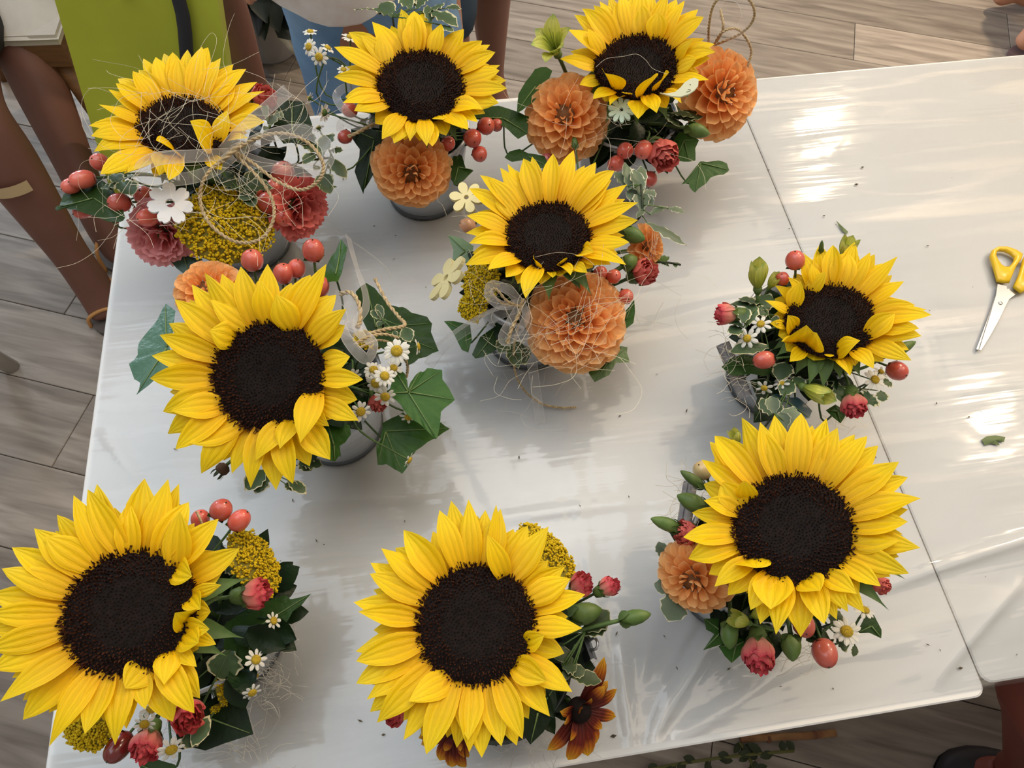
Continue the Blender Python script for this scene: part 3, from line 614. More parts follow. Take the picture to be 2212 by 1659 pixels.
def ribbon(name, parent, pts, wpx, m, nrm=(0, -.5, 1), n=None, twist=0, t0=0):
    """flat band through (px, py, z) points"""
    w = [P(*p) for p in pts]; k = K(*pts[0]); q = spline(w, n or 8 * len(w)); vs = []; uv = []; N = Vector(nrm).normalized(); nn = len(q)
    for i, p in enumerate(q):
        t = (q[min(i + 1, nn - 1)] - q[max(0, i - 1)]).normalized(); s = t.cross(N); s = s.normalized() if s.length > .02 else Vector((1, 0, 0))
        s.rotate(Matrix.Rotation(t0 + twist * i / nn, 3, t)); hw = wpx * k / 2
        for j in range(5): u = j / 2 - 1; vs.append(p + s * u * hw); uv.append((u, i / nn))
    fs = [(i * 5 + j, i * 5 + j + 1, (i + 1) * 5 + j + 1, (i + 1) * 5 + j) for i in range(nn - 1) for j in range(4)]
    return mobj(name, vs, fs, m, parent, uvs=uv)
def twine(name, parent, pts, rpx=3.4, n=None):
    """two-ply cord"""
    rpx *= .62
    w = [P(*p) for p in pts]; r = rpx * K(*pts[0]) / 2; L = sum((w[i + 1] - w[i]).length for i in range(len(w) - 1)); n = n or int(max(24, L / (r * 1.1))); q = spline(w, n); vs, fs = [], []
    for ph in (0, PI):
        h = []; fr = None
        for i, p in enumerate(q):
            t = (q[min(i + 1, n - 1)] - q[max(0, i - 1)]).normalized(); a = t.cross(Vector((.2, .3, .93))).normalized(); b = t.cross(a); an = i * .62 + ph
            h.append(p + (a * math.cos(an) + b * math.sin(an)) * r * .85)
        tube_data(h, r * 1.12, 6, True, vs, fs)
    return mobj(name, vs, fs, M_TWINE, parent)
def fibres(label, strands, m=None, rad=.00013, cat='sisal fibre', group='sisal fibre tangles', loc=None, pot=None):
    """tangle of fine strands nobody could count"""
    vs, fs = [], []
    for s in strands: tube_data(spline(s, max(10, 5 * len(s))), rad, 3, False, vs, fs)
    o = mobj('sisal_fibre', vs, fs, m or M_SISAL, None, kind='stuff', origin=loc); return tag(o, label, cat, group)
def wander(cx, cy, z, rx_, ry_, n, rnd, rz=.02, steps=6, step=45):
    """strands that loop about over a patch of the picture"""
    out = []
    for i in range(n):
        a = rnd.uniform(0, 2 * PI); q = math.sqrt(rnd.random()); x, y = cx + math.cos(a) * q * rx_, cy + math.sin(a) * q * ry_; d = rnd.uniform(0, 2 * PI); t = rnd.uniform(-.7, .7); s = []; zz = z + rnd.uniform(-rz, rz)
        for k in range(rnd.randint(3, steps)):
            s.append(P(x, y, zz)); x += math.cos(d) * step * rnd.uniform(.5, 1.1); y += math.sin(d) * step * .8 * rnd.uniform(.5, 1.1); d += t + rnd.uniform(-.5, .5); zz += rnd.uniform(-.4, .4) * rz
            zz = max(zz, .004)
        if len(s) > 2: out.append(s)
    return out
def extrude(name, outline, hole, c, x, y, n, s, th, m, parent=None, inset=.0):
    """plate cut from an outline with a round hole, th thick"""
    k = len(outline); O = [c + x * a * s + y * b * s for a, b in outline]; H = [c + x * hole * math.cos(2 * PI * i / k + hole_ang(outline)) * s + y * hole * math.sin(2 * PI * i / k + hole_ang(outline)) * s for i in range(k)]
    vs = [p + n * th / 2 for p in O] + [p + n * th / 2 for p in H] + [p - n * th / 2 for p in O] + [p - n * th / 2 for p in H]; fs = []
    for i in range(k):
        j = (i + 1) % k; fs += [(i, j, k + j, k + i), (2 * k + i, 3 * k + i, 3 * k + j, 2 * k + j), (i, 2 * k + i, 2 * k + j, j), (k + i, k + j, 3 * k + j, 3 * k + i)]
    return mobj(name, vs, fs, m, parent, smooth=False)
def hole_ang(o): return math.atan2(o[0][1], o[0][0])
# ---------------------------------------------------------------- the room: floor of planks
def plank_mat():
    m = bpy.data.materials.new('grey_oak_plank'); m.use_nodes = True; nt = m.node_tree; N, L = nt.nodes, nt.links; b = N['Principled BSDF']
    b.inputs['Roughness'].default_value = .62; b.inputs['Specular IOR Level'].default_value = .2
    tc = N.new('ShaderNodeTexCoord'); oi = N.new('ShaderNodeObjectInfo'); mp = N.new('ShaderNodeMapping'); mp.inputs['Scale'].default_value = (1.2, 11, 1)
    vm = N.new('ShaderNodeVectorMath'); vm.operation = 'ADD'; L.new(tc.outputs['Object'], mp.inputs[0]); L.new(mp.outputs[0], vm.inputs[0]); L.new(oi.outputs['Location'], vm.inputs[1])
    nz = N.new('ShaderNodeTexNoise'); nz.inputs['Scale'].default_value = 4; nz.inputs['Detail'].default_value = 6; nz.inputs['Distortion'].default_value = .6; L.new(vm.outputs[0], nz.inputs['Vector'])
    cr = N.new('ShaderNodeValToRGB'); L.new(nz.outputs['Fac'], cr.inputs[0]); e = cr.color_ramp.elements
    e[0].position = .32; e[0].color = (.185, .150, .122, 1); e[1].position = .68; e[1].color = (.355, .30, .248, 1)
    mr = N.new('ShaderNodeMapRange'); mr.inputs[3].default_value = .80; mr.inputs[4].default_value = 1.22; L.new(oi.outputs['Random'], mr.inputs[0])
    hs = N.new('ShaderNodeHueSaturation'); hs.inputs['Saturation'].default_value = .9; L.new(mr.outputs[0], hs.inputs['Value']); L.new(cr.outputs[0], hs.inputs['Color']); L.new(hs.outputs[0], b.inputs['Base Color'])
    bp = N.new('ShaderNodeBump'); bp.inputs['Strength'].default_value = .15; bp.inputs['Distance'].default_value = .002; L.new(nz.outputs['Fac'], bp.inputs['Height']); L.new(bp.outputs[0], b.inputs['Normal'])
    return m
M_PLANK = plank_mat()
vs = [(-3, -2.2, -.03), (4.2, -2.2, -.03), (4.2, 4.4, -.03), (-3, 4.4, -.03), (-3, -2.2, -.006), (4.2, -2.2, -.006), (4.2, 4.4, -.006), (-3, 4.4, -.006)]
floor = mobj('floor', vs, [(0, 3, 2, 1), (4, 5, 6, 7), (0, 1, 5, 4), (1, 2, 6, 5), (2, 3, 7, 6), (3, 0, 4, 7)], mat('floor_joint', (.10, .085, .07), .8), smooth=False, origin=(0, 0, 0)); floor['kind'] = 'structure'
PW, PL = .17, 1.20
me = bpy.data.meshes.new('plank'); g = .0008; c = .0012
x0, x1, y0, y1 = -PL / 2 + g, PL / 2 - g, -PW / 2 + g, PW / 2 - g
me.from_pydata([(x0, y0, -.006), (x1, y0, -.006), (x1, y1, -.006), (x0, y1, -.006), (x0, y0, -c), (x1, y0, -c), (x1, y1, -c), (x0, y1, -c), (x0 + c, y0 + c, 0), (x1 - c, y0 + c, 0), (x1 - c, y1 - c, 0), (x0 + c, y1 - c, 0)], [],
               [(0, 1, 5, 4), (1, 2, 6, 5), (2, 3, 7, 6), (3, 0, 4, 7), (4, 5, 9, 8), (5, 6, 10, 9), (6, 7, 11, 10), (7, 4, 8, 11), (8, 9, 10, 11)]); me.materials.append(M_PLANK)
PA = math.radians(-22.4); pu = Vector((math.cos(PA), math.sin(PA))); pv = Vector((-pu.y, pu.x)); AN = Vector((1.700, 1.814))
def add_plank(row, uc):
    ctr = AN + pu * uc + pv * ((row - .5) * PW)
    if not (-1.7 < ctr.x < 3.3 and -1.5 < ctr.y < 3.6): return
    o = bpy.data.objects.new('plank', me); COL.objects.link(o); o.parent = floor; o.location = (ctr.x, ctr.y, 0); o.rotation_euler = (0, 0, PA)
rnd = random.Random(3)
for row in range(-22, 14):
    s = {0: 0.0, 1: .45}.get(row, (row * .43) % 1.0 * PL)
    for k in range(-5, 6): add_plank(row, s + PL / 2 + k * PL)

M_WALL = mat('painted_wall', (.62, .59, .55), .8, .2, noise=.05, nscale=3)
def wall(name, x0, y0, x1, y1, z0=0, z1=2.7, parent=None):
    vs = [(x0, y0, z0), (x1, y0, z0), (x1, y1, z0), (x0, y1, z0), (x0, y0, z1), (x1, y0, z1), (x1, y1, z1), (x0, y1, z1)]
    o = mobj(name, vs, [(0, 3, 2, 1), (4, 5, 6, 7), (0, 1, 5, 4), (1, 2, 6, 5), (2, 3, 7, 6), (3, 0, 4, 7)], M_WALL, parent, smooth=False, origin=None if parent else (x0, y0, 0))
    if not parent: o['kind'] = 'structure'
    return o
wall('wall_left', -2.7, -2.2, -2.6, 4.4); wall('wall_right', 4.1, -2.2, 4.2, 4.4)
wb = wall('wall_back', -2.6, 4.3, 4.1, 4.4, 0, .95); wall('lintel', -2.6, 4.3, 4.1, 4.4, 2.45, 2.7, wb); wall('pier', -2.6, 4.3, -2.45, 4.4, .95, 2.45, wb); wall('pier', -.45, 4.3, 4.1, 4.4, .95, 2.45, wb)
win = wall('window_1', -2.45, 4.32, -.45, 4.38, .95, 1.0); win.data.materials[0] = mat('window_frame_white', (.75, .75, .74), .5)
for x_ in (-2.45, -1.47, -.50): wall('window_post', x_, 4.32, x_ + .05, 4.38, 1.0, 2.45, win).data.materials[0] = MATS['window_frame_white']

# ---------------------------------------------------------------- the two white tables, side by side
M_TABLE = mat('white_laminate', (.74, .73, .71), .35, .4, noise=.04, nscale=5)
M_TEDGE = mat('table_edge_band', (.66, .63, .57), .5, noise=.3, nscale=60, col2=(.55, .50, .42))
M_TLEG = mat('white_table_leg', (.60, .60, .59), .4)
def table(x0, y0, x1, y1, label):
    root = thing('table', Vector(((x0 + x1) / 2, (y0 + y1) / 2, 0)), label, 'table', 'white square tables')
    r = .010; out = []
    for cx_, cy_, a0 in ((x1 - r, y1 - r, 0), (x0 + r, y1 - r, 90), (x0 + r, y0 + r, 180), (x1 - r, y0 + r, 270)):
        for k in range(5): a = math.radians(a0 + k * 22.5); out.append((cx_ + r * math.cos(a), cy_ + r * math.sin(a)))
    n = len(out); cen = Vector(((x0 + x1) / 2, (y0 + y1) / 2)); ins = [((p[0] - cen.x) * .9965 + cen.x, (p[1] - cen.y) * .9965 + cen.y) for p in out]
    vs = [(*p, TZ) for p in ins]; f = [tuple(range(n))]; mobj('table_top', vs + [(*p, TZ - .0012) for p in out], f + [(i, n + i, n + (i + 1) % n, (i + 1) % n) for i in range(n)], M_TABLE, root, smooth=False)
    vs = [(*p, TZ - .0012) for p in out] + [(*p, TZ - .024) for p in out]; mobj('edge_band', vs, [(i, n + i, n + (i + 1) % n, (i + 1) % n) for i in range(n)] + [tuple(range(2 * n - 1, n - 1, -1))], M_TEDGE, root, smooth=False)
    for lx in (x0 + .06, x1 - .06):
        for ly in (y0 + .06, y1 - .06): lathe('leg', [(.017, 0), (.021, .02), (.024, TZ - .03), (.024, TZ - .022)], Vector((0, 0, 1)), Vector((lx, ly, 0)), M_TLEG, root, 14)
table(0, 0, .7994, .7945, 'white square table on the left carrying all nine buckets of flowers')
table(.8006, .0095, 1.60, .790, 'white square table on the right with the yellow scissors lying on it')

# ---------------------------------------------------------------- clear plastic film over both tables
def film_mat():
    m = bpy.data.materials.new('clear_film'); m.use_nodes = True; nt = m.node_tree; N, L = nt.nodes, nt.links; N.remove(N['Principled BSDF']); out = N['Material Output']
    tc = N.new('ShaderNodeTexCoord'); mp = N.new('ShaderNodeMapping'); mp.inputs['Rotation'].default_value = (0, 0, math.radians(-7)); mp.inputs['Scale'].default_value = (.45, 7.0, 1); L.new(tc.outputs['Object'], mp.inputs[0])
    n1 = N.new('ShaderNodeTexNoise'); n1.inputs['Scale'].default_value = 5; n1.inputs['Detail'].default_value = 3; n1.inputs['Distortion'].default_value = .4; L.new(mp.outputs[0], n1.inputs['Vector'])
    n2 = N.new('ShaderNodeTexNoise'); n2.inputs['Scale'].default_value = 16; n2.inputs['Detail'].default_value = 1; n2.inputs['Distortion'].default_value = 1.2; L.new(tc.outputs['Object'], n2.inputs['Vector'])
    ad = N.new('ShaderNodeMath'); ad.operation = 'MULTIPLY_ADD'; ad.inputs[1].default_value = .35; L.new(n2.outputs['Fac'], ad.inputs[0]); L.new(n1.outputs['Fac'], ad.inputs[2])
    bp = N.new('ShaderNodeBump'); bp.inputs['Strength'].default_value = .17; bp.inputs['Distance'].default_value = .006; L.new(ad.outputs[0], bp.inputs['Height'])
    gl = N.new('ShaderNodeBsdfGlossy'); gl.inputs['Roughness'].default_value = .07; L.new(bp.outputs[0], gl.inputs['Normal'])
    fr = N.new('ShaderNodeFresnel'); fr.inputs['IOR'].default_value = 1.5; L.new(bp.outputs[0], fr.inputs['Normal'])
    mu = N.new('ShaderNodeMath'); mu.operation = 'MULTIPLY'; mu.inputs[1].default_value = 1.15; mu.use_clamp = True; L.new(fr.outputs[0], mu.inputs[0])
    mp3 = N.new('ShaderNodeMapping'); mp3.inputs['Rotation'].default_value = (0, 0, math.radians(-12)); mp3.inputs['Scale'].default_value = (1.1, 10, 1); L.new(tc.outputs['Object'], mp3.inputs[0])
    n3 = N.new('ShaderNodeTexNoise'); n3.inputs['Scale'].default_value = 2.6; n3.inputs['Detail'].default_value = 4; n3.inputs['Distortion'].default_value = .8; L.new(mp3.outputs[0], n3.inputs['Vector'])
    cz = N.new('ShaderNodeMapRange'); cz.inputs[1].default_value = .52; cz.inputs[2].default_value = .72; cz.inputs[3].default_value = 0; cz.inputs[4].default_value = .16; L.new(n3.outputs['Fac'], cz.inputs[0])   # creased, milky streaks mixed in to stand for reflections of the room
    tr = N.new('ShaderNodeBsdfTransparent'); tr.inputs[0].default_value = (.97, .97, .97, 1); ms = N.new('ShaderNodeMixShader'); L.new(mu.outputs[0], ms.inputs[0]); L.new(tr.outputs[0], ms.inputs[1]); L.new(gl.outputs[0], ms.inputs[2])
    g2 = N.new('ShaderNodeBsdfGlossy'); g2.inputs['Roughness'].default_value = .5; g2.inputs[0].default_value = (.82, .80, .78, 1); m2 = N.new('ShaderNodeMixShader'); L.new(cz.outputs[0], m2.inputs[0]); L.new(ms.outputs[0], m2.inputs[1]); L.new(g2.outputs[0], m2.inputs[2]); L.new(m2.outputs[0], out.inputs[0])
    return m
from mathutils import noise as MN
def _rp(*p): q = P(*p); return Vector((q.x, q.y))
RIDGES = [(_rp(*a), _rp(*b), am, wd) for a, b, am, wd in (((1840, 1290), (2300, 1140), .0035, .005), ((1390, 1640), (1560, 1330), .003, .005), ((1390, 1640), (1720, 1440), .0025, .005), ((1370, 1640), (1340, 1400), .003, .005), ((1400, 1630), (1450, 1480), .0025, .004), ((1560, 1480), (1980, 1380), .002, .006), ((1400, 1090), (1700, 1010), .0015, .006), ((2010, 1480), (2212, 1250), .003, .005), ((1020, 1130), (1420, 1080), .0015, .006), ((640, 1090), (980, 1070), .0015, .006), ((215, 930), (300, 1040), .002, .004), ((1450, 840), (1760, 780), .0016, .007), ((1400, 700), (1640, 640), .0015, .006))]
def film_z(x, y):
    a = math.radians(-10); u, v = x * math.cos(a) - y * math.sin(a), x * math.sin(a) + y * math.cos(a)
    h = .0007 * MN.noise(Vector((u * 3, v * 24, 0)))
    d = ((x - .55) ** 2 + (y - .02) ** 2) ** .5                       # creases fanning out from the gather at the near edge
    an = math.atan2(y - .0, x - .47); h += .0016 * math.exp(-d * 3.2) * abs(MN.noise(Vector((an * 9, d * 2, 4)))) * 1.3
    h = max(-.0007, min(.0012, h))
    for a_, b_, am, wd in RIDGES:
        d_ = b_ - a_; t_ = ((x - a_.x) * d_.x + (y - a_.y) * d_.y) / d_.length_squared
        if -.05 < t_ < 1.05:
            q_ = ((x - a_.x) * d_.y - (y - a_.y) * d_.x) / d_.length; tt = max(0, min(1, t_)); q_ += .010 * math.sin(tt * 3.1) * d_.length
            if abs(q_) < wd * 3: h += am * math.exp(-(q_ / wd) ** 2) * math.sin(PI * tt) ** .5
    return TZ + .0011 + h
vs, fs = grid(380, 190, lambda u, v: Vector((.004 + 1.592 * u, .006 + .782 * v, film_z(.004 + 1.592 * u, .006 + .782 * v))))
film = mobj('plastic_film', vs, fs, film_mat(), origin=(.8, .4, TZ)); tag(film, 'crinkled clear plastic film spread over both white tables', 'plastic film')

# ---------------------------------------------------------------- scissors on the right-hand table
M_SCY = mat('scissor_yellow', (.72, .46, .01), .3, .5); M_STEEL = mat('scissor_steel', (.55, .56, .58), .28, .5, .9, noise=.1, nscale=50)
zs = Z(2060, 500, 5.533)
sc = thing('scissors', P(*zs(560, 860), .003), 'small scissors with yellow plastic handles lying on the right table', 'scissors')
def plate(name, pts, z0, th, m, parent, smooth=False):
    n = len(pts); a = [P(*p, z0) for p in pts]; up = Vector((0, 0, th)); return mobj(name, a + [q + up for q in a], [tuple(range(n))[::-1], tuple(range(n, 2 * n))] + [(i, (i + 1) % n, n + (i + 1) % n, n + i) for i in range(n)], m, parent, smooth)
plate('blade', zs.l([(520, 635), (625, 660), (655, 820), (600, 920), (540, 1050), (430, 1250), (320, 1425), (300, 1420), (420, 1040), (500, 770)]), .0052, .0012, M_STEEL, sc)
plate('blade', zs.l([(650, 690), (745, 750), (655, 815), (520, 850), (470, 930), (330, 1320), (290, 1420), (265, 1410), (400, 1050), (490, 780), (560, 720)]), .0036, .0012, M_STEEL, sc)
lathe('pivot', [(.0022, 0), (.0022, .0008), (.0014, .0012), (.0001, .0013)], Vector((0, 0, 1)), P(*zs(558, 858), .0064), mat('scissor_rivet', (.7, .66, .58), .2, .5, 1), sc, 12)
def ring_handle(outer, inner, z0, th, parent):
    n = len(outer); k = 3; vs = []; fs = []
    for i in range(n):
        o, q = P(*outer[i], z0), P(*inner[i], z0); m_ = (o + q) / 2; w = (o - q).length / 2; d = (o - q).normalized()
        for j in range(8): an = 2 * PI * j / 8; vs.append(m_ + d * w * math.cos(an) + Vector((0, 0, th / 2 + th / 2 * math.sin(an))))
    for i in range(n):
        for j in range(8): fs.append((i * 8 + j, i * 8 + (j + 1) % 8, ((i + 1) % n) * 8 + (j + 1) % 8, ((i + 1) % n) * 8 + j))
    return mobj('handle', vs, fs, M_SCY, parent)
ring_handle(zs.l([(500, 210), (610, 210), (720, 245), (805, 295), (790, 350), (720, 450), (640, 640), (560, 640), (490, 625), (440, 430), (405, 320), (430, 250)]),
            zs.l([(520, 255), (590, 260), (650, 290), (695, 335), (690, 375), (660, 420), (640, 436), (600, 438), (560, 420), (510, 370), (485, 320), (490, 275)]), .0042, .007, sc)
ring_handle(zs.l([(820, 320), (880, 330), (1000, 400), (1080, 500), (1060, 600), (980, 640), (860, 720), (770, 765), (680, 690), (740, 560), (780, 430), (800, 350)]),
            zs.l([(850, 400), (880, 400), (950, 440), (1000, 500), (990, 560), (940, 590), (890, 580), (860, 560), (840, 540), (828, 500), (828, 460), (835, 420)]), .0042, .007, sc)

# ---------------------------------------------------------------- crumbs and clippings on the film
rnd = random.Random(11); vs, fs = [], []
for i in range(95):
    px, py = rnd.uniform(230, 2200), rnd.uniform(260, 1560)
    q = P(px, py, .0024)
    if not (.01 < q.x < 1.58 and .01 < q.y < .78): continue
    r = rnd.uniform(.0005, .0014); a = rnd.uniform(0, PI); d = Vector((math.cos(a), math.sin(a), 0)); e = Vector((-d.y, d.x, 0)); b0 = len(vs)
    l = r * rnd.uniform(1, 2.4); vs += [q - d * l, q + e * r * .6, q + d * l, q - e * r * .6, q + Vector((0, 0, r * .6))]; fs += [(b0, b0 + 1, b0 + 4), (b0 + 1, b0 + 2, b0 + 4), (b0 + 2, b0 + 3, b0 + 4), (b0 + 3, b0, b0 + 4)]
for px, py, r in ((1850, 398, .003), (1863, 361, .0025), (1660, 367, .0016), (1705, 494, .0016), (1780, 466, .002), (2075, 1443, .0025), (1325, 1590, .003), (828, 1587, .002), (1110, 165 + 5, .001), (745, 545, .0015), (920, 620, .0012)):
    q = P(px, py, .0024); b0 = len(vs); vs += [q + Vector((-r, 0, 0)), q + Vector((0, r * .5, 0)), q + Vector((r, 0, 0)), q + Vector((0, -r * .5, 0)), q + Vector((0, 0, r * .5))]; fs += [(b0, b0 + 1, b0 + 4), (b0 + 1, b0 + 2, b0 + 4), (b0 + 2, b0 + 3, b0 + 4), (b0 + 3, b0, b0 + 4)]
o = mobj('plant_crumbs', vs, fs, mat('crumb_brown', (.13, .10, .06), .8, noise=.5, nscale=90), smooth=False, kind='stuff', origin=(.8, .4, TZ)); tag(o, 'tiny brown plant crumbs scattered over the plastic film', 'crumbs')
def clipping(label, pts, m):
    a = [P(x, y, .0026) for x, y in pts]; c0 = sum(a, Vector()) / len(a); vs, fs, uv, nn = leaf_mesh(a, c0 + Vector((0, 0, .002)), 0); return tag(mobj('leaf_clipping', vs, fs, m, uvs=uv), label, 'leaf scrap', 'leaf scraps on the film')
clipping('torn green leaf scrap on the right table below the scissors', [(2120, 950), (2130, 943), (2150, 940), (2172, 944), (2168, 955), (2155, 953), (2160, 962), (2140, 958), (2128, 962)], mat('scrap_green', (.12, .16, .06), .6))
clipping('thin pointed green leaf scrap on the film above the right sunflowers', [(1806, 476), (1814, 484), (1832, 500), (1830, 505), (1820, 500), (1812, 488)], MATS['scrap_green'])

# ---------------------------------------------------------------- stems and weeds dropped on the floor at the near edge
def FP(px, py, z=0): return P(px, py, z - TZ)
st = thing('cut_stem', FP(1700, 1588, .006), 'thick pale brown cut stem lying on the floor by the near table edge', 'plant stem')
tube('stalk', [FP(1600, 1596, .008), FP(1680, 1592, .008), FP(1750, 1589, .008), FP(1805, 1583, .008)], .0062, mat('dry_stem', (.36, .20, .08), .7, noise=.6, nscale=30, col2=(.20, .08, .03)), st, 8)
for x, y in ((1660, 1596), (1760, 1588)): lathe('node', [(.0064, -.003), (.0076, 0), (.0064, .003)], FP(1805, 1583, .008) - FP(1680, 1592, .008), FP(x, y, .008), mat('stem_node', (.16, .06, .03), .7), st, 8)
def weed(label, path, seed, nleaf, w_):
    rnd = random.Random(seed); a = FP(*path[0], .01); root = thing('dropped_sprig', FP(*path[0], 0), label, 'foliage', 'sprigs dropped on the floor'); pts = [FP(x, y, .008 + .006 * i) for i, (x, y) in enumerate(path)]; tube('stalk', pts, .003, mat('weed_stalk', (.10, .10, .025), .6), root, 6)
    s = spline(pts, nleaf)
    for i, p in enumerate(s):
        d = rnd.uniform(0, 2 * PI); t = p + Vector((math.cos(d), math.sin(d), .1)) * rnd.uniform(.6, 1.1) * w_; small_leaf(root, p, t, w_ * .5, Vector((0, 0, 1)), mat('weed_leaf', (.025, .035, .012), .6, hue=.2), .03)
weed('leafy green sprig lying along the floor below the near table edge', [(1380, 1668), (1480, 1648), (1600, 1632), (1715, 1622)], 2, 16, .028)
weed('dark narrow-leaved sprig crossing the one on the floor', [(1598, 1604), (1612, 1625), (1622, 1645), (1634, 1670)], 5, 16, .022)
# ================================================================ the nine arrangements
G = 'galvanised zinc flower bucket '
bucket('a1', .158, .590, G + 'at the rear left corner, under the fibre-strewn sunflower')
bucket('a2', .366, .640, G + 'standing nearest the person in jeans')
bucket('a3', .602, .632, G + 'under the sunflower with two orange dahlias')
bucket('a4', .458, .420, G + 'in the middle of the table, under the big orange dahlia')
bucket('a5', .250, .338, G + 'beside the two large ivy leaves')
bucket('a6', .150, .142, G + 'at the near left corner, hidden under its flowers')
bucket('a7', .376, .078, 'dark bucket at the near edge of the table below the maroon flowers', m=M_DPOT, seam=M_DPOT)
bucket('a8', .598, .128, G + 'nearest the near right table corner')
bucket('a9', .704, .328, G + 'with a rolled grey handle beside the lime flowers')

z7 = Z(740, 1050, 2.724)
sunflower('a7', 1028, 1348, 240, 258, .19, 9, 100, z7,
    [(640, 90), (740, 70), (840, 135), (930, 130), (1090, 228), (1212, 235), (1310, 470), (1340, 545), (1428, 640), (1410, 835), (1255, 1160), (1352, 1212), (1220, 1357), (1060, 1490), (1025, 1525), (935, 1532), (820, 1600), (745, 1565), (672, 1540), (492, 1582), (360, 1497), (200, 1388), (160, 1328), (140, 1252), (80, 1162), (80, 1032), (75, 968), (92, 740), (65, 685), (160, 515), (165, 455), (225, 360), (310, 362), (358, 255)],
    'large sunflower nearest the middle of the near table edge, above the maroon flowers',
    inner=[(850, 285, .35, 985, 520), (570, 140, .2, 690, 490), (1180, 880, .3, 1085, 940, .9), (1205, 1150, .3, 1010, 1060), (390, 1265, .25, 640, 1150), (740, 1500, .2, 745, 1165), (905, 110, .25, 880, 470, .4)])
z6 = Z(0, 1020, 2.596)
sunflower('a6', 283, 1322, 262, 268, .20, 15, 160, z6,
    [(535, 60), (415, 130), (322, 240), (185, 312), (62, 420), (8, 540), (-60, 690), (-80, 800), (-70, 890), (-90, 1000), (-50, 1110), (0, 1288), (118, 1388), (268, 1538), (340, 1440), (480, 1470), (600, 1412), (640, 1530), (712, 1440), (815, 1330), (965, 1398), (1085, 1350), (1118, 1268), (1105, 1092), (1210, 965, .1), (1240, 632, .15), (1345, 430), (1228, 262), (1182, 345), (1052, 165), (1003, 62), (948, 40), (812, 35), (720, 170)],
    'very large sunflower hanging over the near left corner of the table',
    inner=[(490, 95, .2, 700, 440), (250, 360, .2, 560, 560), (985, 790, .45, 1085, 830, 1.3), (1180, 880, .3, 1060, 900), (1120, 960, .35, 1035, 920), (1010, 220, .3, 1045, 510), (1085, 590, .4, 1040, 480), (920, 1190, .3, 985, 1020), (700, 1215, .2, 840, 1100, 1.2), (1125, 770, .3, 1080, 690)],
    sepals=[(1400, 590), (1370, 930), (1270, 1030), (1240, 705)])
z5 = Z(260, 500, 2.861)
sunflower('a5', 580, 812, 228, 245, .20, 20, 150, z5,
    [(910, 200), (742, 215), (630, 262), (525, 258), (428, 318), (338, 420), (300, 568), (245, 640), (188, 765), (178, 905), (230, 890), (255, 1110), (282, 1248), (342, 1348), (420, 1310), (490, 1492), (690, 1498), (800, 1582), (968, 1602), (1062, 1558), (1292, 1408), (1285, 1200), (1472, 1168), (1502, 915), (1388, 580), (1398, 478), (1330, 388), (1278, 203), (1172, 265)],
    'large sunflower with a big round disc, beside two large ivy leaves',
    inner=[(960, 388, .35, 1100, 590), (555, 420, .2, 800, 560), (552, 612, .35, 700, 640, 1.2), (865, 298, .3, 920, 545), (305, 1105, .2, 640, 1080, 1.2), (835, 1412, .25, 1040, 1240), (985, 1345, .35, 1090, 1190), (1110, 1300, .4, 1180, 970), (425, 1310, .2, 760, 1200)])
z8 = Z(1380, 870, 2.633)
sunflower('a8', 1713, 1140, 250, 235, .19, 20, 92, z8,
    [(585, 85), (690, 110), (770, 63), (925, 60), (1068, 80), (1130, 140), (1228, 170), (1298, 185), (1362, 245), (1482, 340), (1532, 418), (1605, 535), (1532, 610), (1532, 682), (1602, 825), (1538, 975), (1432, 992), (1378, 1050), (1285, 1197), (1190, 1187), (1125, 1228), (1055, 1265), (920, 1328), (780, 1322), (690, 1262), (635, 1182), (505, 1092), (430, 1048), (282, 890), (252, 765), (302, 625), (370, 555), (368, 458), (355, 315), (405, 228), (430, 183)],
    'large sunflower near the near right corner of the left table, beside a small salmon dahlia',
    inner=[(1035, 1075, .3, 935, 1000, 1.4), (750, 1172, .3, 770, 990, 1.5), (662, 945, .35, 640, 880, 1.3), (600, 438, .45, 620, 560), (1480, 785, .15, 1200, 800), (715, 160, .2, 790, 410), (470, 450, .2, 560, 600), (1235, 1078, .25, 1050, 975)], sepals=[(1425, 1178), (1510, 755), (1520, 1000)])
z9 = Z(1520, 500, 3.858)
sunflower('a9', 1792, 692, 184, 158, .15, 31, 75, z9,
    [(965, 110), (1080, 105), (1258, 90), (1390, 165), (1425, 195), (1617, 210), (1672, 412), (1758, 600), (1858, 660), (1900, 695), (1817, 872), (1800, 815), (1732, 1082), (1415, 1130), (1222, 1192), (1055, 1050), (712, 1092), (648, 918), (545, 765), (510, 573), (590, 450), (700, 380), (820, 180), (900, 270)],
    'sunflower with cupped petals between the scissors and the lime flowers',
    inner=[(1592, 680, .35, 1390, 900), (1290, 905, .55, 1110, 1060, 1.2), (945, 845, .55, 850, 1010, 1.5), (855, 785, .6, 790, 950, 1.6), (812, 415, .35, 730, 640), (1022, 333, .3, 850, 490), (1190, 170, .2, 1130, 470, 1.3), (695, 695, .5, 690, 850)],
    sepals=[(600, 1040, .3), (870, 1300, .4), (1140, 1240, .35), (760, 1200, .4), (1310, 1215, .35), (990, 1330, .4)], hz=.22)
z4 = Z(900, 300, 2.765)
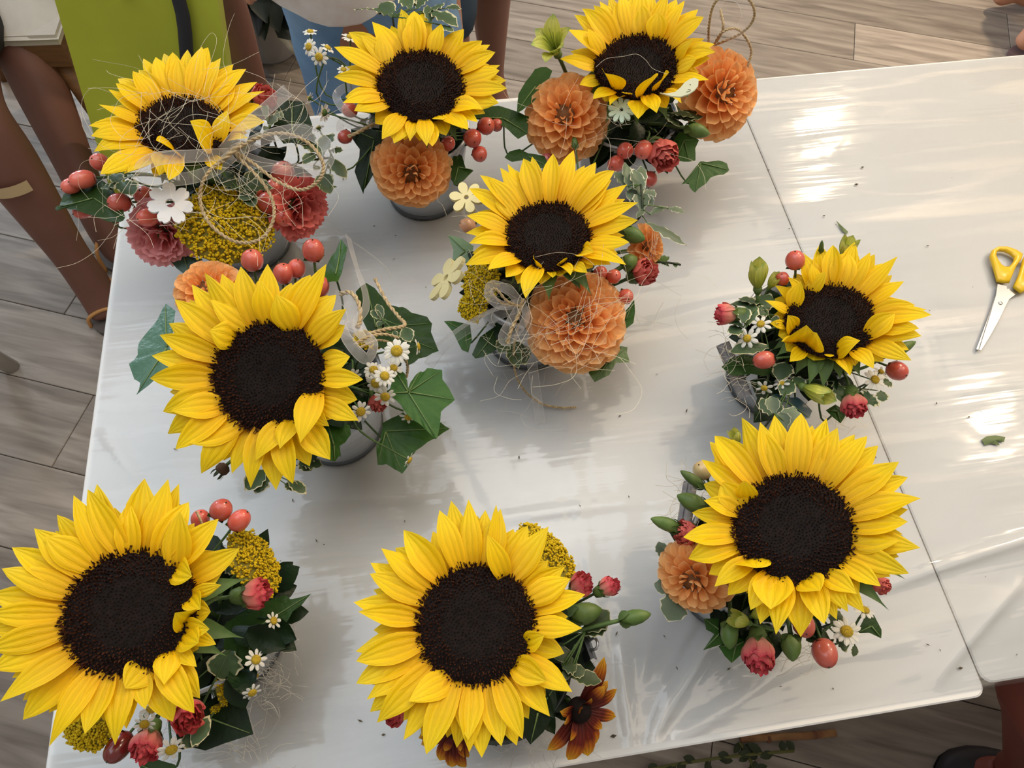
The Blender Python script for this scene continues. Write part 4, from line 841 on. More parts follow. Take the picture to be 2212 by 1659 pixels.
sunflower('a4', 1182, 510, 187, 146, .18, 38, 90, z4,
    [(938, 62), (815, 93), (690, 103), (638, 110), (543, 143), (500, 163), (378, 220), (430, 225), (312, 298), (298, 458), (296, 555), (318, 612), (288, 762), (423, 792), (533, 822), (652, 935), (812, 832), (918, 808), (1022, 802), (1252, 752), (1158, 742), (1272, 620), (1322, 487), (1322, 378), (1258, 278), (1180, 178), (1072, 143), (1162, 235)],
    'sunflower in the middle of the table, above the big orange dahlia',
    inner=[(700, 715, .3, 700, 780, 1.6), (1055, 672, .3, 1000, 690, 1.2), (880, 720, .3, 870, 760, 1.2), (690, 190, .25, 700, 400), (470, 330, .2, 590, 480), (1140, 250, .25, 1000, 460)],
    sepals=[(960, 890, .35), (1050, 935, .35), (790, 970, .35), (560, 870, .3), (620, 880, .3)], hz=.25)
z3 = Z(1060, 0, 3.687)
sunflower('a3', 1377, 142, 184, 128, .18, 45, 90, z3,
    [(670, 103), (732, 55), (868, 8), (822, 35), (940, -30), (1040, -60), (1140, -70), (1200, -80), (1290, -60), (1400, -40), (1480, -20), (1545, 3), (1652, 68), (1698, 138), (1782, 342), (1785, 400), (1752, 468), (1738, 642), (1518, 812), (1322, 903), (1175, 938), (1070, 745), (950, 832), (815, 785), (556, 458), (612, 235)],
    'sunflower with a hollow dark disc, between two orange dahlias at the rear of the table',
    inner=[(1612, 308, .5, 1480, 480), (1428, 585, .75, 1320, 720), (1330, 598, .75, 1210, 740, 1.3), (908, 585, .75, 1000, 690, 1.4), (1000, 20, .3, 1060, 290), (1190, 30, .3, 1200, 280, 1.2), (770, 230, .4, 830, 420), (1640, 470, .35, 1490, 560), (1330, 100, .35, 1330, 300)], hz=.3, bowl=.12)
z2 = Z(640, 0, 3.318)
sunflower('a2', 910, 185, 188, 143, .18, 40, 90, z2,
    [(752, 60), (845, 68), (920, 58), (1038, 168), (1200, 203), (1335, 298), (1388, 318), (1428, 378), (1462, 472), (1458, 508), (1505, 578), (1512, 635), (1453, 737), (1235, 942), (1302, 880), (1192, 918), (975, 1042), (935, 1030), (815, 1003), (612, 1012), (700, 1032), (415, 792), (512, 772), (330, 742), (270, 560), (270, 342), (375, 222), (465, 243), (543, 138)],
    'sunflower in front of the person in jeans, above an orange dahlia',
    inner=[(1338, 778, .2, 1150, 790, 1.2), (845, 120, .3, 830, 390, 1.2), (600, 250, .2, 640, 480), (1050, 860, .2, 1010, 820, 1.2), (350, 690, .1, 600, 700)], hz=.18)
z1 = Z(100, 50, 2.963)
sunflower('a1', 397, 275, 185, 126, .19, 46, 92, z1,
    [(750, 178), (808, 183), (620, 213), (700, 215), (590, 288), (553, 313), (458, 342), (443, 390), (397, 430), (333, 528), (272, 650), (288, 710), (305, 803), (345, 960), (520, 960), (785, 1015), (905, 175), (1000, 163), (1035, 150), (1118, 228), (1198, 263), (1278, 288), (1353, 383), (1402, 433), (1378, 518), (1392, 620), (1290, 735)],
    'sunflower strewn with pale fibres, in front of the lime green bag',
    inner=[(695, 757, .6, 830, 890, 1.3), (932, 622, .75, 1090, 810, 1.7), (840, 230, .3, 860, 480), (960, 220, .3, 950, 470), (1200, 390, .3, 1130, 540), (1160, 560, .4, 1120, 780), (720, 960, .2, 760, 890, 1.2)], hz=.25, bowl=.05)
I = Z(0, 0, 1)
def alstroemeria(pot, cx, cy, rpx, z, theta, phi, opened, label, n_t=6, lf=1.0):
    """lily-like flower of six tepals, opened 0 (closed) to 1 (flared)"""
    c = P(cx, cy, z); R = rpx * K(cx, cy, z); x, y, n = facing(cx, cy, theta, phi); b0 = c - n * R * lf; rnd = random.Random(int(cx + 3 * cy))
    root = thing('alstroemeria', Vector((POTS[pot][0], POTS[pot][1], TZ + .06)), label, 'lily flower', 'lime alstroemerias')
    for i in range(n_t):
        an = i * 2 * PI / n_t + .3; ro = x * math.cos(an) + y * math.sin(an); k = 1 if i % 2 else .86
        tp = b0 + n * R * lf * (2.0 - .7 * opened) * k * rnd.uniform(.85, 1.1) + ro * R * (.28 + .85 * opened) * rnd.uniform(.8, 1.15)
        petal('tepal', root, M_ALS, b0 + ro * R * .16, tp, R * (.95 if i % 2 else .75), (n * .2 - ro).normalized() if opened < .6 else n, bulge=-.10 if opened < .6 else .1, cup=.2, curl=.18 * opened, tip=.7, base=.35, peak=.62, groove=.015)
    if opened > .5:
        for i in range(5): a = i * 1.3; tube('stamen', [b0 + n * R * .2, b0 + n * R * 1.0 + (x * math.cos(a) + y * math.sin(a)) * R * .15, b0 + n * R * 1.6 + (x * math.cos(a) + y * math.sin(a)) * R * .3], R * .02, M_ALS, root, 4, 6)
    lathe('ovary', [(R * .14, -R * .35), (R * .24, -R * .15), (R * .22, R * .05)], n, b0, M_BUD, root, 8)
    tube('stem', stem_to(pot, b0 - n * R * .3, n), R * .1, M_STEM, root, 6)
def wooden_flower(cx, cy, r, z, theta, phi, n_p, m, label, hole=.18, notch=False, th=.003, deep=.45, roll=0):
    c = P(cx, cy, z); s = r * K(cx, cy, z); x, y, n = facing(cx, cy, theta, phi); out = []
    for i in range(n_p * 10):
        a = 2 * PI * i / (n_p * 10); t = (i % 10) / 10; b = abs(math.sin(PI * (t))) ** .55; q = deep + (1 - deep) * b
        if notch and abs(t - .5) < .06: q -= .08
        out.append((math.cos(a + roll) * q, math.sin(a + roll) * q))
    o = extrude('wooden_flower', out, hole, c, x, y, n, s, th, m); return tag(o, label, 'ornament', 'flat wooden ornaments')
def rudbeckia(pot, cx, cy, z, theta, phi, rpx, tips, label, zoom):
    c = P(cx, cy, z); R = rpx * K(cx, cy, z); x, y, n = facing(cx, cy, theta, phi); root = thing('rudbeckia', Vector((POTS[pot][0], POTS[pot][1], TZ + .06)), label, 'rudbeckia', 'maroon and gold flowers'); rnd = random.Random(int(cx))
    lathe('cone', [(R, -R * .5), (R * 1.05, 0), (R * .8, R * .6), (R * .3, R * .9), (.0001, R * .95)], n, c, M_DISC, root, 14)
    for i, e in enumerate(tips):
        tx, ty = zoom(e[0], e[1]); h = (e[2] if len(e) > 2 else 0) * R; tp = on_plane(tx, ty, c + n * h, n); l = tp - c; bd = (x * l.dot(x) + y * l.dot(y)).normalized(); bp = c + bd * R * .6 - n * R * .1; L = (tp - bp).length
        petal('petal', root, M_RUD, bp, tp, min(L * .42, R * 1.5) * rnd.uniform(.85, 1.15), n, bulge=rnd.uniform(.02, .12), cup=rnd.uniform(-.2, .3), curl=rnd.uniform(0, .3), twist=rnd.uniform(-.5, .5), tip=.65, base=.5, peak=.6, groove=.03)
    tube('stem', stem_to(pot, c - n * R * .5, n), R * .25, M_STEM, root, 6)

# ---------------------------------------------------------------- rear left: the fibre-strewn one
filler('a1', .088, .085, .14, 44, 'dark greenery packed under the fibre-strewn sunflower', seed=1, dx=.012, dy=-.005)
yarrow('a1', 488, 487, 102, 90, .125, 22, 80, 'big mustard yarrow head inside the loop of twine', 620, .30, seed=1)
carnation('a1', 345, 515, 50, .11, 30, 235, 'open pink carnation at the rear left table corner', 'pink', .72, 30, .7)
carnation('a1', 652, 452, 47, .12, 35, -30, 'open coral red carnation right of the big yarrow head', 'red', .7, 30, .7)
berry_sprig('a1', 'cluster of coral berries sticking out past the large plain leaf on the far left', [(178, 388, 20, .15, 75, 190, 1.35), (153, 402, 17, .145, 70, 200, 1.2), (180, 455, 17, .125, 70, 200, 1.3)])
berry_sprig('a1', 'pair of coral berries beside the white wooden flower', [(257, 438, 21, .145, 60, 185, 1.15), (318, 470, 20, .14, 55, 190, 1.15)])
berry_sprig('a1', 'two coral berries tucked behind the white wooden flower and sprig', [(312, 425, 22, .125, 40, 120, 1.1), (214, 350, 19, .155, 50, 150, 1.0)])
berry_sprig('a1', 'bunch of red berries right of the big yarrow head', [(580, 438, 24, .125, 30, 250, 1.05), (612, 375, 26, .125, 40, 80, 1.1), (592, 408, 22, .13, 30, 200, 1.0), (613, 468, 22, .12, 25, 260, 1.0), (588, 465, 20, .11, 30, 200, 1.0), (560, 415, 18, .12, 30, 200, 1.0)])
carnation('a1', 572, 210, 26, .16, 40, 60, 'small red carnation peeping from behind the fibre-strewn sunflower', 'red', .4, 14)
z1a = Z(120, 280, 5.183)
ivy('a1', 'large plain green leaf reaching out past the table edge on the far left', z1a, [(5, 890), (50, 850), (100, 740), (200, 620), (330, 565), (500, 555), (640, 650), (760, 900), (800, 1010), (740, 1055), (600, 1040), (430, 970), (280, 920), (150, 890), (60, 875), (20, 920)], (430, 770), .14, M_LEAF, (.1, 0), 2, .05, 'plain_leaf', 'leaf', None, True, 'plain leaves')
z1b = Z(380, 350, 5.821)
ivy('a1', 'dark ivy leaf hanging below the big yarrow head', z1b, [(-50, 1150), (60, 1150), (200, 1200), (330, 1220), (310, 1370), (190, 1470), (130, 1430), (0, 1330), (-80, 1230)], (100, 1180), .085, M_IVYB, (0, .35), 4)
z1c = Z(440, 0, 5.53)
ivy('a1', 'broad dark ivy leaf rising behind the sheer ribbon tail', z1c, [(930, 1170), (1050, 1125), (1190, 1180), (1240, 1320), (1300, 1500), (1285, 1660), (1150, 1720), (950, 1700), (820, 1560), (850, 1330)], (1060, 1560), .15, M_IVYD, (0, -.25), 4)
sprig('a1', 'variegated sprig beside the coral berries on the far left', z1a, [(700, 620, 500, 650, 120), (720, 600, 640, 490, 130, .004), (740, 590, 860, 740, 190, .006), (700, 590, 620, 690, 80), (760, 560, 900, 520, 110), (730, 620, 830, 640, 90, .003)], .15)
sprig('a1', 'dense variegated sprig between the bow knot and the yarrow head', z1b, [(760, 330, 520, 130, 170), (800, 300, 860, 150, 160), (850, 360, 930, 480, 150, .004), (830, 380, 1010, 420, 190), (870, 330, 1220, 320, 170, .004), (860, 300, 1080, 120, 170), (800, 330, 620, 300, 150), (900, 420, 980, 560, 130), (700, 250, 640, 100, 140)], .15, M_VARD)
z1d = Z(540, 180, 6.91)
sprig('a1', 'variegated sprig spreading right of the bow toward the next bucket', z1d, [(1060, 1060, 760, 860, 190), (1080, 1080, 1230, 720, 200, .004), (1210, 1000, 1390, 1000, 150), (1190, 1110, 1440, 1410, 160, .004), (1190, 1130, 1310, 1300, 150), (1030, 1380, 1200, 1590, 220), (1080, 1500, 1200, 1650, 160), (980, 1060, 790, 1200, 150), (950, 1230, 1040, 1290, 90), (900, 1000, 860, 720, 160), (1200, 1560, 1300, 1540, 40)], .15, M_VARD, stem_pts=[(1200, 1110, .15), (900, 1150, .14), (500, 1250, .12), (200, 1300, .08)])
sprig('a1', 'pale variegated sprig under the sheer ribbon tail', z1d, [(300, 640, 400, 400, 170), (260, 560, 190, 220, 80), (380, 560, 470, 400, 110), (280, 660, 200, 700, 90), (200, 800, 60, 780, 110)], .16, M_VARG)
wooden_flower(368, 440, 47, .165, 18, 100, 7, mat('painted_white_wood', (.74, .76, .80), .6), 'white wooden flower cut-out with a round hole below the sheer bow', .2, True, .004, .60, .2)
b = thing('ribbon_bow', P(503, 330, .17), 'sheer white ribbon and twine bow over the fibre-strewn sunflower', 'bow', 'ribbon bows')
ribbon('ribbon_loop', b, [(503, 332, .178), (420, 337, .205), (340, 343, .215), (305, 365, .205), (325, 388, .19), (400, 386, .18), (460, 368, .175), (503, 335, .172)], 26, M_ORG, (0, -.9, .6))
ribbon('ribbon_loop', b, [(503, 328, .175), (580, 295, .2), (650, 283, .21), (702, 310, .205), (706, 348, .195), (670, 368, .18), (590, 360, .172), (510, 335, .17)], 27, M_ORG, (0, -.9, .7))
ribbon('ribbon_tail', b, [(480, 330, .18), (520, 285, .2), (575, 235, .215), (622, 195, .225)], 26, M_ORG, (.3, -.7, .8))
twine('twine_loop', b, [(503, 328, .18), (448, 375, .18), (432, 430, .165), (455, 485, .155), (510, 522, .15), (565, 515, .15), (592, 465, .155), (575, 405, .165), (505, 328, .18)], 7)
twine('twine_loop', b, [(500, 332, .182), (550, 300, .195), (610, 288, .2), (665, 308, .2), (697, 350, .195), (690, 388, .185), (650, 410, .175), (600, 392, .172), (550, 355, .175), (505, 326, .18)], 7)
twine('knot', b, [(478, 350, .18), (500, 330, .186), (522, 312, .19), (505, 322, .18), (490, 338, .178)], 9)
rnd = random.Random(21)
S1 = wander(390, 270, .225, 150, 100, 46, rnd, .02, 7, 55) + wander(380, 420, .185, 190, 90, 34, rnd, .02, 6, 50) + wander(590, 330, .19, 130, 110, 26, rnd, .02, 6, 50) + wander(620, 520, .06, 130, 60, 14, rnd, .03, 6, 50)
for pts in ([(240, 200, .2), (200, 190, .2), (178, 215, .19), (180, 250, .185), (200, 290, .19)], [(420, 160, .22), (430, 110, .23), (455, 72, .235), (468, 90, .23), (450, 150, .22), (440, 200, .22)], [(440, 150, .22), (500, 140, .225), (560, 112, .23)], [(230, 152, .21), (240, 160, .21), (290, 175, .21), (270, 172, .21)], [(165, 445, .14), (170, 480, .13), (165, 520, .12)], [(190, 320, .17), (215, 330, .17), (225, 380, .16), (210, 400, .16), (230, 430, .15), (300, 490, .14), (350, 500, .13)], [(520, 150, .22), (570, 170, .22), (600, 200, .21), (655, 225, .2), (625, 300, .2), (610, 440, .17)], [(700, 470, .03), (740, 500, .01), (790, 520, .005), (830, 545, .004)]): S1.append([P(*p) for p in pts])
fibres('tangle of pale sisal fibres over the rear left sunflower and bow', S1)

# ---------------------------------------------------------------- rear middle: in front of the jeans
filler('a2', .075, .085, .13, 34, 'dark greenery in the bucket nearest the person in jeans', seed=2)
dahlia('a2', 890, 372, 84, .115, 24, 262, 'orange dahlia below the sunflower nearest the person in jeans')
ivy('a2', 'dark pointed ivy leaf left of the dahlia near the person in jeans', z2, [(390, 920), (500, 905), (600, 950), (690, 1040), (640, 1110), (560, 1230), (480, 1350), (475, 1372), (440, 1290), (415, 1220), (450, 1120), (455, 1070), (400, 990)], (560, 1000), .12, M_IVYD, (0, .25), 4)
ivy('a2', 'curled dark leaf between that dahlia and the cream wooden flower', z2, [(1125, 1115), (1190, 1120), (1215, 1210), (1272, 1218), (1200, 1290), (1130, 1325), (1108, 1250), (1105, 1170)], (1160, 1200), .11, M_LEAF, (0, .2), 2)
ivy('a3', 'plain green leaf between the two rear sunflowers', z2, [(1300, 770), (1450, 752), (1600, 805), (1668, 830), (1658, 950), (1590, 992), (1520, 930), (1460, 890), (1360, 860), (1250, 840)], (1480, 850), .13, M_LEAF, (0, .1), 2, -.05, 'plain_leaf', 'leaf', None, True, 'plain leaves')
berry_sprig('a2', 'cluster of red berries right of the dahlia near the person in jeans', [(1050, 272, 19, .135, 25, 20, 1.0), (1073, 270, 14, .125, 30, 10, 1.0), (1021, 299, 20, .135, 25, 300, 1.05), (968, 310, 16, .13, 20, 20, 1.0), (1036, 333, 17, .12, 30, 300, 1.0)])
berry_sprig('a2', 'two red berries caught in the ribbon left of the rear middle sunflower', [(755, 237, 17, .15, 40, 180, 1.0), (745, 296, 15, .13, 50, 200, 1.1)])
for i, (x, y, r, th, ph, n_, lab) in enumerate(((670, 68, 16, 65, 90, 9, 'topmost small white daisy in front of the light blue jeans'), (667, 101, 20, 45, 160, 11, 'small white daisy second from the top before the light blue jeans'), (689, 123, 21, 20, 200, 9, 'small white daisy with the largest yellow eye before the light blue jeans'), (708, 103, 17, 65, 60, 9, 'small cream daisy nearest the sunflower before the jeans'), (757, 80, 21, 70, 80, 11, 'white daisy half behind the top left petals of the rear middle sunflower'), (742, 150, 15, 50, 90, 9, 'little daisy tucked behind the left petals of the rear middle sunflower'), (668, 212, 15, 110, 150, 8, 'small daisy seen from behind against the lowest part of the jeans'), (700, 243, 21, 125, 170, 10, 'daisy seen from behind at the rear table edge'), (688, 276, 14, 115, 110, 8, 'small daisy seen from behind just above the variegated sprig'))):
    daisy('a2', x, y, r, .19 if i < 6 else .15, th, ph, lab, 'daisies before the jeans', n_)
sprig('a2', 'tall variegated sprig behind the rear middle sunflower', z2, [(690, 120, 545, 60, 90), (700, 90, 590, 20, 110), (560, 70, 410, 70, 90), (780, 30, 850, -20, 90), (820, 60, 760, -20, 90), (870, 60, 920, -30, 80), (960, 90, 1160, 190, 110), (950, 80, 1060, 20, 80), (1070, 60, 1185, 65, 70), (1040, 180, 1130, 230, 60), (960, 160, 940, 30, 60)], .20, M_VAR)
b = thing('ribbon_bow', P(800, 270, .13), 'sheer ribbon and twine end left of the rear middle sunflower', 'bow', 'ribbon bows')
ribbon('ribbon_loop', b, [(820, 268, .14), (775, 262, .15), (742, 235, .165), (727, 208, .165), (745, 190, .16), (775, 190, .15)], 17, M_ORG, (0, -.8, .6)); ribbon('ribbon_tail', b, [(800, 270, .14), (765, 272, .14), (738, 265, .14), (735, 285, .13)], 16, M_ORG, (0, -.8, .6))
twine('twine_end', b, [(752, 295, .15), (775, 285, .152), (800, 272, .15), (825, 262, .145)], 7)

# ---------------------------------------------------------------- rear right: two dahlias
filler('a3', .085, .085, .13, 40, 'dark greenery under the sunflower between two dahlias', seed=3, dx=.0, dy=-.012)
dahlia('a3', 1222, 250, 90, .135, 20, 120, 'orange dahlia left of the hollow-disc sunflower')
dahlia('a3', 1560, 202, 92, .135, 42, 12, 'orange dahlia at the rear edge right of the hollow-disc sunflower')
alstroemeria('a3', 1190, 88, 44, .20, 40, 120, .85, 'open lime alstroemeria above the rear dahlia')
ivy('a3', 'dark glossy leaf standing left of the rear dahlia', z3, [(205, 885), (220, 740), (280, 650), (350, 540), (440, 515), (490, 560), (440, 680), (380, 780), (290, 840)], (360, 690), .14, M_LEAF, (.2, -.2), 1, -.05, 'plain_leaf', 'leaf', None, True, 'plain leaves')
ivy('a3', 'rounded dark leaf lying just below the left rear dahlia', z3, [(110, 1248), (150, 1200), (230, 1185), (300, 1220), (430, 1240), (470, 1330), (380, 1335), (270, 1272), (170, 1288)], (300, 1250), .11, M_LEAF, (0, .1), 1, -.05, 'plain_leaf', 'leaf', None, True, 'plain leaves')
ivy('a3', 'dark ivy leaf behind the coral carnation at the rear right', z3, [(1500, 1050), (1580, 1060), (1660, 1115), (1630, 1180), (1635, 1270), (1580, 1285), (1500, 1275), (1440, 1345), (1450, 1250), (1440, 1150)], (1540, 1120), .105, M_IVY, (0, .2), 4)
z3a = Z(1300, 180, 6.637)
ivy('a3', 'lone dark ivy leaf hanging on its stalk over the table seam', z3a, [(1410, 1120), (1500, 1125), (1590, 1120), (1680, 1098), (1805, 1130), (1835, 1235), (1750, 1300), (1650, 1310), (1560, 1350), (1500, 1430), (1400, 1490), (1345, 1552), (1265, 1475), (1250, 1410), (1150, 1437), (1200, 1380), (1240, 1330), (1330, 1220)], (1420, 1145), .10, M_IVY, (0, .25), 4)
sprig('a3', 'dark blunt-leaved sprig against the right rear dahlia', z3a, [(1000, 430, 1330, 480, 150), (1050, 460, 1460, 470, 200, -.004), (980, 500, 1390, 570, 130, -.004), (900, 440, 1120, 620, 120, -.004)], .135, M_VARD)
berry_sprig('a3', 'single glossy coral berry touching the rear carnation', [(1390, 324, 20, .125, 35, 250, 1.05)])
berry_sprig('a3', 'three red berries in shade below the hollow-disc sunflower', [(1350, 326, 18, .11, 35, 230, 1.0), (1330, 354, 18, .10, 30, 220, 1.1), (1404, 387, 16, .09, 50, 290, 1.05)])
berry_sprig('a3', 'pink striped berry behind the tips of the middle sunflower', [(1181, 346, 15, .10, 20, 60, 1.3)], m=M_BERRYP)
carnation('a3', 1435, 336, 32, .12, 40, -45, 'red carnation between coral berry and ivy at the rear', 'red', .45, 20)
green_bud('a3', 1482, 276, 1533, 290, 31, .13, 'green bud against the right rear dahlia')
green_bud('a3', 1243, 320, 1240, 293, 14, .13, 'tiny green bud tip at the lower edge of the left rear dahlia')
wooden_flower(1342, 238, 29, .165, 25, 95, 10, mat('painted_mint_wood', (.58, .74, .62), .6), 'mint green wooden flower below the hollow-disc sunflower', .16, False, .0035, .42, .1)
# bird cut-out
bp = [(1425, 201), (1440, 203), (1458, 200), (1470, 190), (1478, 180), (1490, 172), (1500, 169), (1509, 173), (1508, 186), (1500, 196), (1488, 204), (1470, 210), (1450, 209)]
c = P(1470, 192, .205); x, y, n = facing(1470, 192, 20, 90); a = [on_plane(*p, c, n) for p in bp]; k_ = len(a); mb = mat('painted_cream_wood', (.70, .70, .48), .6)
bird = thing('wooden_bird', c, 'cream wooden bird cut-out resting on the petals beside the right rear dahlia', 'ornament', 'flat wooden ornaments')
mobj('body', [p + n * .0015 for p in a] + [p - n * .0015 for p in a], [tuple(range(k_)), tuple(range(2 * k_ - 1, k_ - 1, -1))] + [(i, k_ + i, k_ + (i + 1) % k_, (i + 1) % k_) for i in range(k_)], mb, bird, smooth=False)
tube('wing_line', [on_plane(*p, c + n * .0016, n) for p in ((1483, 199), (1490, 197), (1491, 194), (1486, 193))], .0003, mat('engraved_line', (.12, .11, .07), .8), bird, 4)
tube('eye', [on_plane(*p, c + n * .0016, n) for p in ((1490, 182.5), (1491, 182.7), (1492, 183))], .0004, MATS['engraved_line'], bird, 4)
b = thing('ribbon_bow', P(1545, 115, .16), 'twine loops and sheer ribbon standing above the right rear dahlia', 'bow', 'ribbon bows')
twine('twine_loop', b, [(1530, 95, .16), (1532, 50, .20), (1545, 5, .23), (1585, -18, .24), (1622, 5, .23), (1628, 40, .21), (1600, 72, .19), (1545, 97, .16)], 5); twine('twine_loop', b, [(1540, 100, .16), (1560, 70, .19), (1590, 62, .19), (1610, 80, .185), (1623, 110, .17), (1615, 145, .155)], 5); twine('twine_end', b, [(1548, 90, .165), (1562, 60, .19), (1556, 20, .2)], 5)
ribbon('ribbon_loop', b, [(1535, 95, .165), (1540, 40, .2), (1560, -10, .225), (1600, -5, .225), (1612, 40, .21), (1575, 90, .18)], 24, M_ORGT, (0, -.8, .6))
rnd = random.Random(22); S = wander(1240, 260, .175, 120, 70, 7, rnd, .01, 5, 50) + wander(1380, 300, .15, 100, 60, 8, rnd, .015, 5, 45)
for pts in ([(1287, 145, .215), (1310, 127, .215), (1345, 122, .215), (1375, 117, .215), (1395, 130, .215), (1410, 148, .21), (1440, 160, .21)], [(1322, 255, .16), (1290, 290, .15), (1265, 325, .13), (1250, 345, .12)]): S.append([P(*p) for p in pts])
fibres('few loose fibres across the hollow-disc sunflower and left rear dahlia', S)

# ---------------------------------------------------------------- middle of the table
filler('a4', .080, .085, .13, 40, 'dark greenery under the middle sunflower', seed=4)
dahlia('a4', 1243, 690, 106, .125, 12, 100, 'biggest orange dahlia, in the middle of the table under crossing fibres', 110)
dahlia('a4', 1400, 535, 50, .125, 62, 5, 'small faded orange dahlia half hidden right of the middle sunflower', 60)
yarrow('a4', 1040, 608, 42, 52, .13, 30, 130, 'mustard yarrow head beside the tilted cream wooden flower', 260, .3, seed=2); yarrow('a4', 1022, 662, 36, 34, .115, 30, 170, 'lower small yarrow head above the long sheer ribbon tail', 150, .3, seed=3)
carnation('a4', 1395, 588, 27, .13, 45, 20, 'small coral carnation right of the middle sunflower', 'red', .3, 16); carnation('a4', 1322, 440, 20, .14, 40, 60, 'coral carnation bud behind the right petals of the middle sunflower', 'salmon', .3, 12)
berry_sprig('a4', 'two dark red berries between the middle sunflower and biggest dahlia', [(1297, 590, 16, .135, 25, 60, 1.0), (1326, 597, 16, .135, 25, 30, 1.0)]); berry_sprig('a4', 'lone dark red berry at the right edge of the biggest dahlia', [(1352, 641, 17, .13, 25, 320, 1.05)])
green_bud('a4', 1345, 500, 1393, 518, 36, .145, 'round green bud right of the middle sunflower'); green_bud('a4', 1345, 575, 1376, 556, 36, .135, 'green bud just left of the small coral carnation')
ivy('a4', 'bright ivy leaf at the lower right of the biggest dahlia', z4, [(1020, 1330), (1060, 1320), (1160, 1335), (1200, 1290), (1220, 1232), (1262, 1240), (1258, 1275), (1275, 1330), (1190, 1340), (1150, 1410), (1065, 1450), (1030, 1400)], (1140, 1335), .09, M_IVYL, (0, .15), 3)
ivy('a4', 'green leaf standing behind the right side of the biggest dahlia', z4, [(1300, 955), (1305, 1030), (1295, 1100), (1240, 1140), (1190, 1160), (1170, 1100), (1230, 1050), (1270, 1000)], (1250, 1080), .105, M_IVY, (.1, 0), 1, -.05, 'plain_leaf', 'leaf', None, True, 'plain leaves')
ivy('a4', 'small pointed ivy leaf under the long sheer ribbon tail', z4, [(162, 1083), (220, 1085), (320, 1110), (330, 1200), (308, 1272), (270, 1258), (240, 1200), (215, 1150)], (290, 1150), .085, M_IVY, (0, .1), 2)
ivy('a4', 'dark leaf left of the biggest dahlia beneath the bow', z4, [(330, 1285), (380, 1180), (480, 1110), (530, 1180), (490, 1250), (400, 1300), (350, 1308)], (430, 1210), .09, M_LEAF, (0, .1), 2)
ivy('a4', 'pale green leaf behind the tilted cream wooden flower', z4, [(185, 567), (270, 590), (340, 640), (330, 720), (290, 740), (212, 738), (220, 660)], (290, 670), .10, mat('ivy_pale', (.13, .22, .12), .4, noise=.3, nscale=30), (0, .1), 2)
z4a = Z(1280, 350, 6.145)
sprig('a4', 'long sage-green wavy sprig arching right of the middle sunflower', z4a, [(640, 460, 530, 90, 150), (480, 380, 430, 0, 110), (640, 400, 640, 30, 130), (420, 330, 300, 120, 140), (640, 470, 440, 400, 170, -.003), (650, 640, 640, 400, 170), (700, 480, 820, 370, 130), (770, 700, 1000, 590, 100), (1010, 620, 1230, 660, 100), (720, 800, 1250, 1105, 150), (700, 640, 580, 730, 70), (660, 440, 800, 590, 120)], .15, M_VARG, .07, stem_pts=[(640, 300, .155), (660, 620, .15), (560, 800, .13), (300, 900, .09)])
sprig('a4', 'curling light green tendril with tiny leaves right of the small coral carnation', z4a, [(870, 1320, 1020, 1260, 90), (900, 1340, 1020, 1380, 60), (1080, 1340, 1110, 1400, 50), (1090, 1340, 1170, 1365, 30)], .12, M_IVYL, stem_pts=[(1170, 1365, .12), (1000, 1335, .122), (860, 1330, .12), (600, 1300, .09)])
sprig('a4', 'ragged variegated sprig below the bow of the middle bucket', Z(1060, 580, 5.184), [(180, 800, 90, 940, 130), (220, 850, 310, 1110, 130), (300, 830, 390, 1080, 140), (150, 820, 180, 930, 90), (330, 860, 440, 1000, 90), (1250, 960, 1390, 1000, 180)], .095, M_VARD)
mcr = mat('painted_yellow_wood', (.70, .62, .32), .6)
wooden_flower(966, 602, 58, .11, 66, 145, 6, mcr, 'pale yellow wooden flower standing on edge left of the middle bucket', .14, False, .004, .3, .9)
wooden_flower(1008, 428, 38, .155, 30, 110, 6, mcr, 'pale yellow wooden flower half behind the left petals of the middle sunflower', .14, False, .004, .3, .3)
berry_sprig('a4', 'cream and red striped bud just left of the middle sunflower petals', [(1010, 488, 16, .125, 60, 160, 1.2)], m=mat('cream_bud', (.62, .45, .25), .35, noise=.6, nscale=40, col2=(.6, .25, .15), coat=.3))
b = thing('ribbon_bow', P(1122, 655, .15), 'sheer ribbon and twine bow with long tails left of the biggest dahlia', 'bow', 'ribbon bows')
ribbon('ribbon_loop', b, [(1122, 655, .152), (1100, 628, .17), (1062, 616, .178), (1058, 640, .172), (1085, 660, .16), (1120, 655, .15)], 20, M_ORG, (.2, -.8, .6)); ribbon('ribbon_loop', b, [(1128, 650, .152), (1135, 690, .15), (1100, 735, .135), (1085, 725, .14), (1120, 665, .155)], 20, M_ORG, (.5, -.6, .7))
ribbon('ribbon_tail', b, [(1115, 655, .15), (1060, 672, .14), (1000, 705, .12), (940, 745, .10), (895, 738, .09), (820, 745, .08)], 9, M_ORG, (0, -.6, .8)); ribbon('ribbon_tail', b, [(1110, 665, .148), (1060, 685, .13), (1000, 715, .10), (960, 745, .08), (925, 790, .06)], 26, M_ORGT, (0, -.5, .9)); ribbon('ribbon_tail', b, [(1128, 665, .15), (1140, 720, .12), (1150, 790, .07), (1160, 860, .03), (1168, 915, .006)], 24, M_ORGT, (0, -.7, .7))
twine('twine_loop', b, [(1122, 662, .155), (1095, 650, .165), (1072, 625, .175), (1062, 632, .172), (1085, 655, .162), (1120, 660, .155)], 5.5); twine('twine_end', b, [(1130, 645, .155), (1120, 680, .15), (1105, 710, .145), (1095, 742, .135)], 8); twine('twine_end', b, [(1120, 700, .145), (1110, 750, .11), (1112, 800, .07), (1130, 840, .04), (1165, 870, .012), (1205, 880, .007), (1245, 880, .006)], 5)
